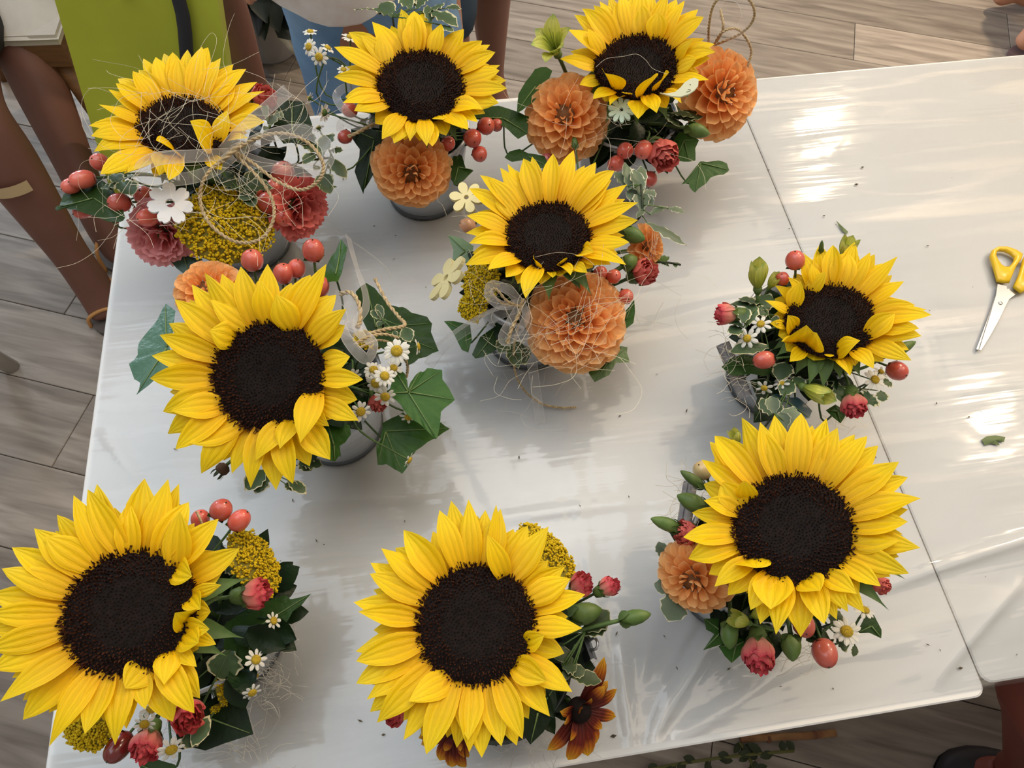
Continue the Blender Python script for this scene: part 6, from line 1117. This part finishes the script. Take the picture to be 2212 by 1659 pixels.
def figure(label, hip, knees, ankles, toes, chest, head, hands, skin_m, top_m, low_m, low_to=.75, sc=1.0, elbow=None):
    """person: continuous body with legs, feet, torso, arms, hands, neck and head; shirt and shorts or trousers are children"""
    hip = Vector(hip); chest = Vector(chest); head = Vector(head); root = thing('person', (hip.x, hip.y, 0), label, 'person', None); s = sc
    sd = (Vector(knees[1]) - Vector(knees[0])); sd.z = 0
    sd = Vector((1, 0, 0)) if sd.length < .01 else sd.normalized()
    nodes = [(hip, .115 * s, .10 * s), (hip.lerp(chest, .5), .10 * s, .085 * s), (chest, .12 * s, .09 * s), (chest.lerp(head, .5), .05 * s), (head - (head - chest).normalized() * .03, .075 * s, .085 * s), (head + (head - chest).normalized() * .06, .08 * s, .09 * s)]
    edges = [(0, 1), (1, 2), (2, 3), (3, 4), (4, 5)]; legs = []
    for i in (0, 1):
        k, a, t = Vector(knees[i]), Vector(ankles[i]), Vector(toes[i]); h = hip + sd * (.09 * s if i else -.09 * s) - Vector((0, 0, .03)); b0 = len(nodes)
        heel = a + (a - t) * .25; heel.z = .03
        nodes += [(h, .085 * s), (h.lerp(k, .55), .07 * s), (k, .053 * s), (k.lerp(a, .32) + (a - t).normalized() * .015, .053 * s), (k.lerp(a, .75), .036 * s), (a, .033 * s, .036 * s), (a.lerp(t, .5) - Vector((0, 0, .02)), .037 * s, .026 * s), (t, .036 * s, .015 * s)]
        edges += [(0, b0)] + [(b0 + j, b0 + j + 1) for j in range(7)]; b1 = len(nodes); nodes.append((heel, .026 * s)); edges.append((b0 + 5, b1)); legs.append((h, k, a))
    for i in (0, 1):
        sh = chest + sd * (.15 * s if i else -.15 * s) + Vector((0, 0, .05 * s)); ha = Vector(hands[i]); el = sh.lerp(ha, .5) + Vector((0, 0, -.05)); b0 = len(nodes); d = (ha - el).normalized()
        nodes += [(sh, .05 * s), (el, .036 * s), (el.lerp(ha, .85), .025 * s), (ha, .032 * s, .018 * s)]; edges += [(2, b0), (b0, b0 + 1), (b0 + 1, b0 + 2), (b0 + 2, b0 + 3)]
        e1 = d.cross(Vector((.1, .2, 1))).normalized()
        for f in range(5):
            b1 = len(nodes); o = e1 * (f - 1.7) * .014 * s; p0 = ha + o + d * (.02 if f < 4 else -.01); ln = (.055, .065, .06, .048, .04)[f] * s; dd = d if f < 4 else (d + e1 * 1.0).normalized()
            nodes += [(p0 + dd * ln * .5, .0085 * s), (p0 + dd * ln - Vector((0, 0, .012)), .0075 * s)]; edges += [(b0 + 3, b1), (b1, b1 + 1)]
    skin('body', nodes, edges, skin_m, root)
    up = (head - chest).normalized()
    hr = .115 * s; vs, fs = lathe_data([(hr * .75, -.02 * s), (hr, .04 * s), (hr * .95, .10 * s), (hr * .6, .15 * s), (.01, .17 * s)], up, head - up * .01, seg=16); mobj('hair', vs, fs, mat('hair_dark', (.03, .02, .015), .6), root)
    if low_to is None: low_to = 0
    ln_, le = [(hip + Vector((0, 0, .02)), .135 * s, .12 * s)], []
    for i in (0, 1):
        h, k, a = legs[i]; b0 = len(ln_); full = low_to > 1.2
        ln_ += [(h, .105 * s), (h.lerp(k, .5), .09 * s)]; le += [(0, b0), (b0, b0 + 1)]
        ln_.append((h.lerp(k, min(1, low_to)), .08 * s)); le.append((b0 + 1, b0 + 2))
        if full: ln_.append((k.lerp(a, .5), .07 * s)); ln_.append((k.lerp(a, .92), .06 * s)); le += [(b0 + 2, b0 + 3), (b0 + 3, b0 + 4)]
    if low_to: skin('trousers' if low_to > 1.2 else 'shorts', ln_, le, low_m, root)
    sn = [(hip + Vector((0, 0, .035)), .165 * s, .15 * s), (hip.lerp(chest, .5), .125 * s, .11 * s), (chest, .14 * s, .11 * s), (chest.lerp(head, .28), .07 * s)]; se = [(0, 1), (1, 2), (2, 3)]
    for i in (0, 1):
        sh = chest + sd * (.15 * s if i else -.15 * s) + Vector((0, 0, .05 * s)); el = sh.lerp(Vector(hands[i]), .38); b0 = len(sn); sn += [(sh, .07 * s), (el, .06 * s)]; se += [(2, b0), (b0, b0 + 1)]
    skin('shirt', sn, se, top_m, root, 1)
    return root
M_DENIM = mat('light_denim', (.30, .48, .72), .85, .15, noise=.45, nscale=9, bump=.4, bscale=500, col2=(.11, .22, .40)); M_WSHIRT = mat('white_print_cotton', (.78, .76, .74), .8, .2, noise=.25, nscale=22, col2=(.60, .50, .45))
M_DARKC = mat('dark_cotton', (.03, .03, .035), .8); M_GREYC = mat('grey_cotton', (.30, .28, .27), .85)
# seated person on the left, knees and shins in view
kA, aA = FP(5, -40, .50), FP(226, 512, .085); kB, aB = FP(-70, 235, .49), FP(196, 612, .085)
hipS = (kA + kB) / 2 + V(-.16, .42, .05)
seat = figure('bare-legged seated person in strappy sandals left of the tables, plaster on one shin', hipS, (kB, kA), (aB, aA), (FP(236, 690, .02), FP(300, 560, .02)), hipS + V(.0, .05, .38), hipS + V(.03, 0, .62), (kB + V(-.02, .1, .09), kA + V(.02, .12, .09)), SK_D, M_GREYC, M_DARKC, .7, 1.12)
# sticking plaster round the shin
pts = [FP(-30, 424, .345), FP(5, 425, .36), FP(35, 415, .358), FP(60, 398, .34)]
c_ = kB.lerp(aB, .33); dr = (aB - kB).normalized(); e1 = dr.cross(-ray(30, 412)).normalized(); e2 = e1.cross(dr); vs = []
if e2.dot(-ray(30, 412)) < 0: e2 = -e2
for i in range(13):
    an = -.2 + 1.5 * i / 12
    for t in (-.011, .011): vs.append(c_ + dr * t + (e1 * math.sin(an) + e2 * math.cos(an)) * .0575)
mobj('sticking_plaster', vs, [(2 * i, 2 * i + 1, 2 * i + 3, 2 * i + 2) for i in range(12)], mat('plaster_beige', (.50, .36, .19), .7), seat)
M_STRAP = mat('sandal_strap_tan', (.52, .25, .08), .5); M_SOLE = mat('sandal_sole', (.10, .08, .07), .8)
def sandal(label, ankle, toe, strap=M_STRAP, w=.043, sole=M_SOLE):
    d = Vector((toe.x - ankle.x, toe.y - ankle.y, 0)).normalized(); e = Vector((-d.y, d.x, 0)); h = Vector((ankle.x, ankle.y, 0)) - d * .055; t = Vector((toe.x, toe.y, 0)) + d * .035; L = (t - h).length; out = []
    for i in range(20):
        a = 2 * PI * i / 20; u = .5 - .5 * math.cos(a); ww = w * (.82 + .28 * u) * math.sin(a); out.append(h + d * L * u + e * ww)
    root = thing('sandal', (h + t) / 2, label, 'sandal', 'sandals'); n = len(out); mobj('sole', [p + V(0, 0, .001) for p in out] + [p + V(0, 0, .014) for p in out], [tuple(range(n))[::-1], tuple(range(n, 2 * n))] + [(i, (i + 1) % n, n + (i + 1) % n, n + i) for i in range(n)], sole, root, smooth=False)
    for u, hh in ((.72, .050), (.30, .085)):
        c = h + d * L * u; tube('strap', [c + e * w * 1.02 + V(0, 0, .008), c + e * w * .8 + V(0, 0, hh * .75), c + V(0, 0, hh), c - e * w * .8 + V(0, 0, hh * .75), c - e * w * 1.02 + V(0, 0, .008)], .0045, strap, root, 6)
sandal('tan-strapped sandal on the nearer foot of the seated person', aB, FP(236, 690, .02)); sandal('tan-strapped sandal on the farther foot of the seated person, mostly under the table', aA, FP(300, 560, .02))
# person in jeans standing behind the table
hipJ = P(800, 40, .13); hipJ = V(.335, .965, .80); 
jp = figure('person in light blue jeans and a white print shirt behind the table', hipJ, (V(.268, .93, .46), V(.405, .985, .46)), (V(.262, .97, .09), V(.43, 1.02, .09)), (V(.25, .85, .02), V(.49, .90, .02)), hipJ + V(0, .03, .36), hipJ + V(0, .03, .60), (V(.19, .90, .90), V(.56, .98, .90)), SK_M, M_WSHIRT, M_DENIM, None, .74)
vs, fs = lathe_data([(.80, 0), (.98, .015), (.97, .06), (.9, .18), (.86, .3)], V(0, 0, 1), V(0, 0, 0), V(1, 0, 0), 32, False)
mobj('shirt_hem', [V(.290 + v.x * .105 + .004 * math.sin(8 * math.atan2(v.y, v.x)), .935 + v.y * .10, .812 + v.z + .012 * math.cos(2 * math.atan2(v.y, v.x))) for v in vs], fs, M_WSHIRT, jp)
vs, fs = [], []
for pts, r in (([V(.272, .955, .88), V(.268, .945, .74), V(.266, .94, .60), V(.265, .955, .42), V(.262, .97, .10)], .060), ([V(.375, .97, .88), V(.385, .98, .74), V(.395, .985, .60), V(.41, .99, .42), V(.43, 1.02, .10)], .060)):
    q = spline(pts, 26); b0 = len(vs)
    tube_data(q, lambda t, r=r: r * (1.12 - .35 * t) * (1 + .02 * math.sin(t * 46)), 18, True, vs, fs)
b0 = len(vs); v2, f2 = lathe_data([(.35, -1), (.8, -.6), (1, 0), (.98, .5), (.9, 1)], V(0, 0, 1), V(0, 0, 0), V(1, 0, 0), 24); vs += [V(.325 + v.x * .118, .965 + v.y * .092, .84 + v.z * .13) for v in v2]; fs += [tuple(b0 + q for q in f) for f in f2]
jt = mobj('trousers', vs, fs, M_DENIM, jp)
# others seen only by a limb
kC, aC = FP(455, -70, .47), FP(575, 262, .08); hipC = kC + V(-.08, .10, .36)
figure('person standing behind the lime green bag, one bare shin in view', hipC, (kC + V(-.07, .20, 0), kC), (aC + V(-.07, .20, 0), aC), (aC + V(-.07, .05, -.06), aC + V(.02, -.14, -.06)), hipC + V(0, .05, .38), hipC + V(0, .03, .62), (kC + V(-.32, .12, .25), kC + V(.16, .12, .25)), SK_D, M_GREYC, M_DARKC, .6, .95)
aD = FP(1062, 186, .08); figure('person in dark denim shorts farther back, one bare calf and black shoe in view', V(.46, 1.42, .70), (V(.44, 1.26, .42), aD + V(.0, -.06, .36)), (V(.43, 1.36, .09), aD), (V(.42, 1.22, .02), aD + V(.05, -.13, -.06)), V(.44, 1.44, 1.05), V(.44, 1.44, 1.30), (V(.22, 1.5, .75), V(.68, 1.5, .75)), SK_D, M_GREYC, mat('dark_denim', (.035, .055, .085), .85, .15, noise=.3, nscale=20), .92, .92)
def shoe(label, ankle, toe, m):
    d = Vector((toe.x - ankle.x, toe.y - ankle.y, 0)).normalized(); e = Vector((-d.y, d.x, 0)); h = Vector((ankle.x, ankle.y, 0)) - d * .06; t = Vector((toe.x, toe.y, 0)) + d * .05; L = (t - h).length; root = thing('shoe', (h + t) / 2, label, 'shoe', None); vs = []
    for hh, k in ((.001, 1.0), (.018, 1.04), (.045, .92), (.07, .6)):
        for i in range(18): a = 2 * PI * i / 18; u = .5 - .5 * math.cos(a); vs.append(h + d * L * (.02 + u * (.98 if hh < .03 else .9 if hh < .06 else .45)) + e * .046 * k * (.8 + .3 * u) * math.sin(a) + V(0, 0, hh * (1 - .35 * u)))
    mobj('upper', vs, [(j * 18 + i, j * 18 + (i + 1) % 18, (j + 1) * 18 + (i + 1) % 18, (j + 1) * 18 + i) for j in range(3) for i in range(18)] + [tuple(range(18))[::-1], tuple(range(54, 72))], m, root)
    mobj('sole', [v - V(0, 0, .0) for v in vs[:18]] + [v + V(0, 0, .008) for v in [h + (x - h) * 1.02 for x in vs[:18]]], [tuple(range(18))[::-1]] + [(i, (i + 1) % 18, 18 + (i + 1) % 18, 18 + i) for i in range(18)], M_SOLE, root)
shoe('black shoe on the floor past the rear table edge', aD, aD + V(.05, -.13, -.06), M_DARKC)
kE, aE, tE = FP(2222, 1462, .46), FP(2212, 1672, .09), FP(2092, 1676, .02); hE = kE + V(.16, -.40, .04)
figure('person seated at the near right, only a shin and foot in view', hE, (kE, kE + V(.22, -.02, 0)), (aE, aE + V(.22, -.05, 0)), (tE, aE + V(.12, .08, -.07)), hE + V(0, -.03, .36), hE + V(0, -.02, .60), (kE + V(-.02, -.12, .08), kE + V(.24, -.14, .08)), smat('skin_reddish', (.20, .05, .035)), M_GREYC, M_DARKC, .6, .85)
shoe('black shoe with plum lining at the bottom right corner', aE, tE, mat('black_plum', (.014, .010, .013), .5))
aF = FP(2252, 62, .085); figure('person beyond the right table, just a heel in view at the top right', aF + V(.06, .08, .80), (aF + V(.02, .03, .40), aF + V(.02, .22, .40)), (aF, aF + V(.02, .2, 0)), (aF + V(.17, .0, -.065), aF + V(.17, .2, -.065)), aF + V(.04, .1, 1.17), aF + V(.06, .1, 1.42), (aF + V(.1, -.1, .72), aF + V(.1, .36, .72)), smat('skin_light', (.58, .28, .17)), M_GREYC, M_DARKC, .6, 1.0)
sandal('mauve-grey sandal under the heel at the top right corner', aF, aF + V(.17, 0, -.065), mat('mauve_strap', (.14, .08, .09), .6), .046, mat('mauve_sole', (.16, .10, .10), .7))

# chair with a cream cushion under the seated person
M_WOODC = mat('chair_wood', (.22, .10, .035), .5, noise=.4, nscale=12, stretch=(1, 8, 8)); M_CUSH = mat('cushion_cream', (.66, .60, .52), .85, .15, noise=.08, nscale=30, bump=.3, bscale=400)
def chair(label, c, ang, seat_m, frame_m, h=.42, w=.42, cushion=True, splay=.04):
    root = thing('chair', c, label, 'chair', 'chairs'); R_ = Matrix.Rotation(ang, 3, 'Z')
    def q(x, y, z): return c + R_ @ Vector((x, y, z))
    def box(name, x0, y0, z0, x1, y1, z1, m, par=root): return mobj(name, [q(x, y, z) for z in (z0, z1) for y in (y0, y1) for x in (x0, x1)], [(0, 2, 3, 1), (4, 5, 7, 6), (0, 1, 5, 4), (1, 3, 7, 5), (3, 2, 6, 7), (2, 0, 4, 6)], m, par, False)
    box('seat_rail', -w / 2, -w / 2, h - .05, w / 2, w / 2, h, frame_m)
    if cushion:
        vs, fs = grid(9, 9, lambda u, v: q((u - .5) * w * 1.02, (v - .5) * w * 1.02, h + .015 + .075 * (max(0, (1 - (2 * u - 1) ** 6) * (1 - (2 * v - 1) ** 6))) ** .6)); mobj('cushion', vs + [q((u - .5) * w, (v - .5) * w, h) for u, v in ((0, 0), (1, 0), (1, 1), (0, 1))], fs, seat_m, root)
        box('cushion_base', -w / 2, -w / 2, h, w / 2, w / 2, h + .022, seat_m)
    for sx in (-1, 1):
        for sy in (-1, 1):
            a, b2 = q(sx * (w / 2 - .03 + splay), sy * (w / 2 - .03 + splay), 0), q(sx * (w / 2 - .03), sy * (w / 2 - .03), h - .05); vs, fs = tube_data([a, a.lerp(b2, .5), b2], lambda t: .016 + .008 * t, 8); mobj('leg', vs, fs, frame_m, root)
    for sx in (-1, 1): vs, fs = tube_data([q(sx * (w / 2 - .02), w / 2 - .02, h), q(sx * (w / 2 - .02), w / 2 + .05, h + .42)], .017, 8); mobj('back_post', vs, fs, frame_m, root)
    box('backrest', -w / 2 + .02, w / 2 + .03, h + .22, w / 2 - .02, w / 2 + .05, h + .40, frame_m)
    return root
cf = FP(95, 112, .42); chair('wooden chair with a cream cushion behind the seated legs', V(cf.x - .17, cf.y + .235, 0), math.radians(-4), M_CUSH, M_WOODC, .44, .46)
lf = FP(46, 775, 0); chair('pale painted chair at the far left, one leg tip in view', V(lf.x - .225, lf.y - .20 - .03, 0), math.radians(0), M_CUSH, mat('chair_pale', (.45, .42, .37), .6), .42, .40)
chair('plain wooden chair under the person seated at the near right', V(hE.x, hE.y, 0), PI, M_CUSH, M_WOODC, .34, .40)
# lime green paper bag on the floor behind the table
M_LIME = mat('lime_paper', (.60, .66, .06), .6, .3, noise=.12, nscale=5, bump=.25, bscale=14)
BL, BR, TL, TR = FP(268, 515, 0), FP(546, 512, 0), FP(112, -20, .63), FP(467, -20, .62)
bag = thing('paper_bag', (BL + BR) / 2, 'large lime green paper bag with a black handle behind the rear left sunflower', 'bag'); e = V(0, 1, 0)
def bagp(u, v, s):   # u across, v up, s front 0 / back 1
    dent = .010 * math.sin(v * 9 + u * 4) * (1 if 0 < u < 1 else 0); return BL.lerp(BR, u).lerp(TL.lerp(TR, u), v) + e * (.07 * s) + e * (dent if s == 0 else -dent)
vs, fs = grid(9, 9, lambda u, v: bagp(u, v, 0)); mobj('front_panel', vs, fs, M_LIME, bag)
vs, fs = grid(9, 9, lambda u, v: bagp(u, v, 1)); mobj('back_panel', vs, fs, M_LIME, bag)
for u in (0, 1): vs, fs = grid(5, 9, lambda s, v: bagp(u, v, s)); mobj('side_gusset', vs, fs, M_LIME, bag)
vs, fs = grid(3, 3, lambda u, s: bagp(u, .003, s)); mobj('bottom', vs, fs, M_LIME, bag)
tube('handle', [bagp(.74, .62, 0) - e * .012, bagp(.755, .8, 0) - e * .016, bagp(.77, 1.0, 0) - e * .014, bagp(.7, 1, 0) + V(0, 0, .14), bagp(.45, 1, 0) + V(0, 0, .14), bagp(.42, 1.05, 0) - e * .01, bagp(.42, 1.02, 0) - e * .008], .012, M_DARKC, bag, 8)
# dark potted plant between the bag and the jeans
pc = FP(565, 150, 0) + V(.03, .08, 0); pp = thing('potted_plant', pc, 'dark leafy plant in a pale grey pot beside the jeans', 'potted plant')
lathe('pot', [(.065, 0), (.07, .01), (.09, .13), (.095, .14), (.086, .14), (.075, .10)], V(0, 0, 1), pc, mat('pot_grey', (.42, .40, .40), .6, noise=.2, nscale=10), pp, 24)
lathe('soil', [(.078, .11), (.05, .12), (.001, .12)], V(0, 0, 1), pc, mat('soil', (.03, .02, .015), .9), pp, 16)
rnd = random.Random(41)
for i in range(64):
    an = i * 2.4; r0, hh = rnd.uniform(.02, .08), rnd.uniform(.13, .34); ro = V(math.cos(an), math.sin(an), 0); b_ = pc + ro * r0 + V(0, 0, hh); small_leaf(pp, b_, b_ + ro * rnd.uniform(.10, .16) + V(0, 0, rnd.uniform(-.14, .02)), rnd.uniform(.055, .08), (V(0, 0, 1) + ro * .4).normalized(), mat('plant_dark', (.010, .016, .010), .4, hue=.3), .03)
for i in range(5): an = i * 1.3; ro = V(math.cos(an), math.sin(an), 0); tube('stem', [pc + ro * .02 + V(0, 0, .11), pc + ro * .03 + V(0, 0, .22), pc + ro * .05 + V(0, 0, .34)], .004, M_STEMD, pp, 5)
for o in bpy.data.objects:
    if '_o' in o: del o['_o']
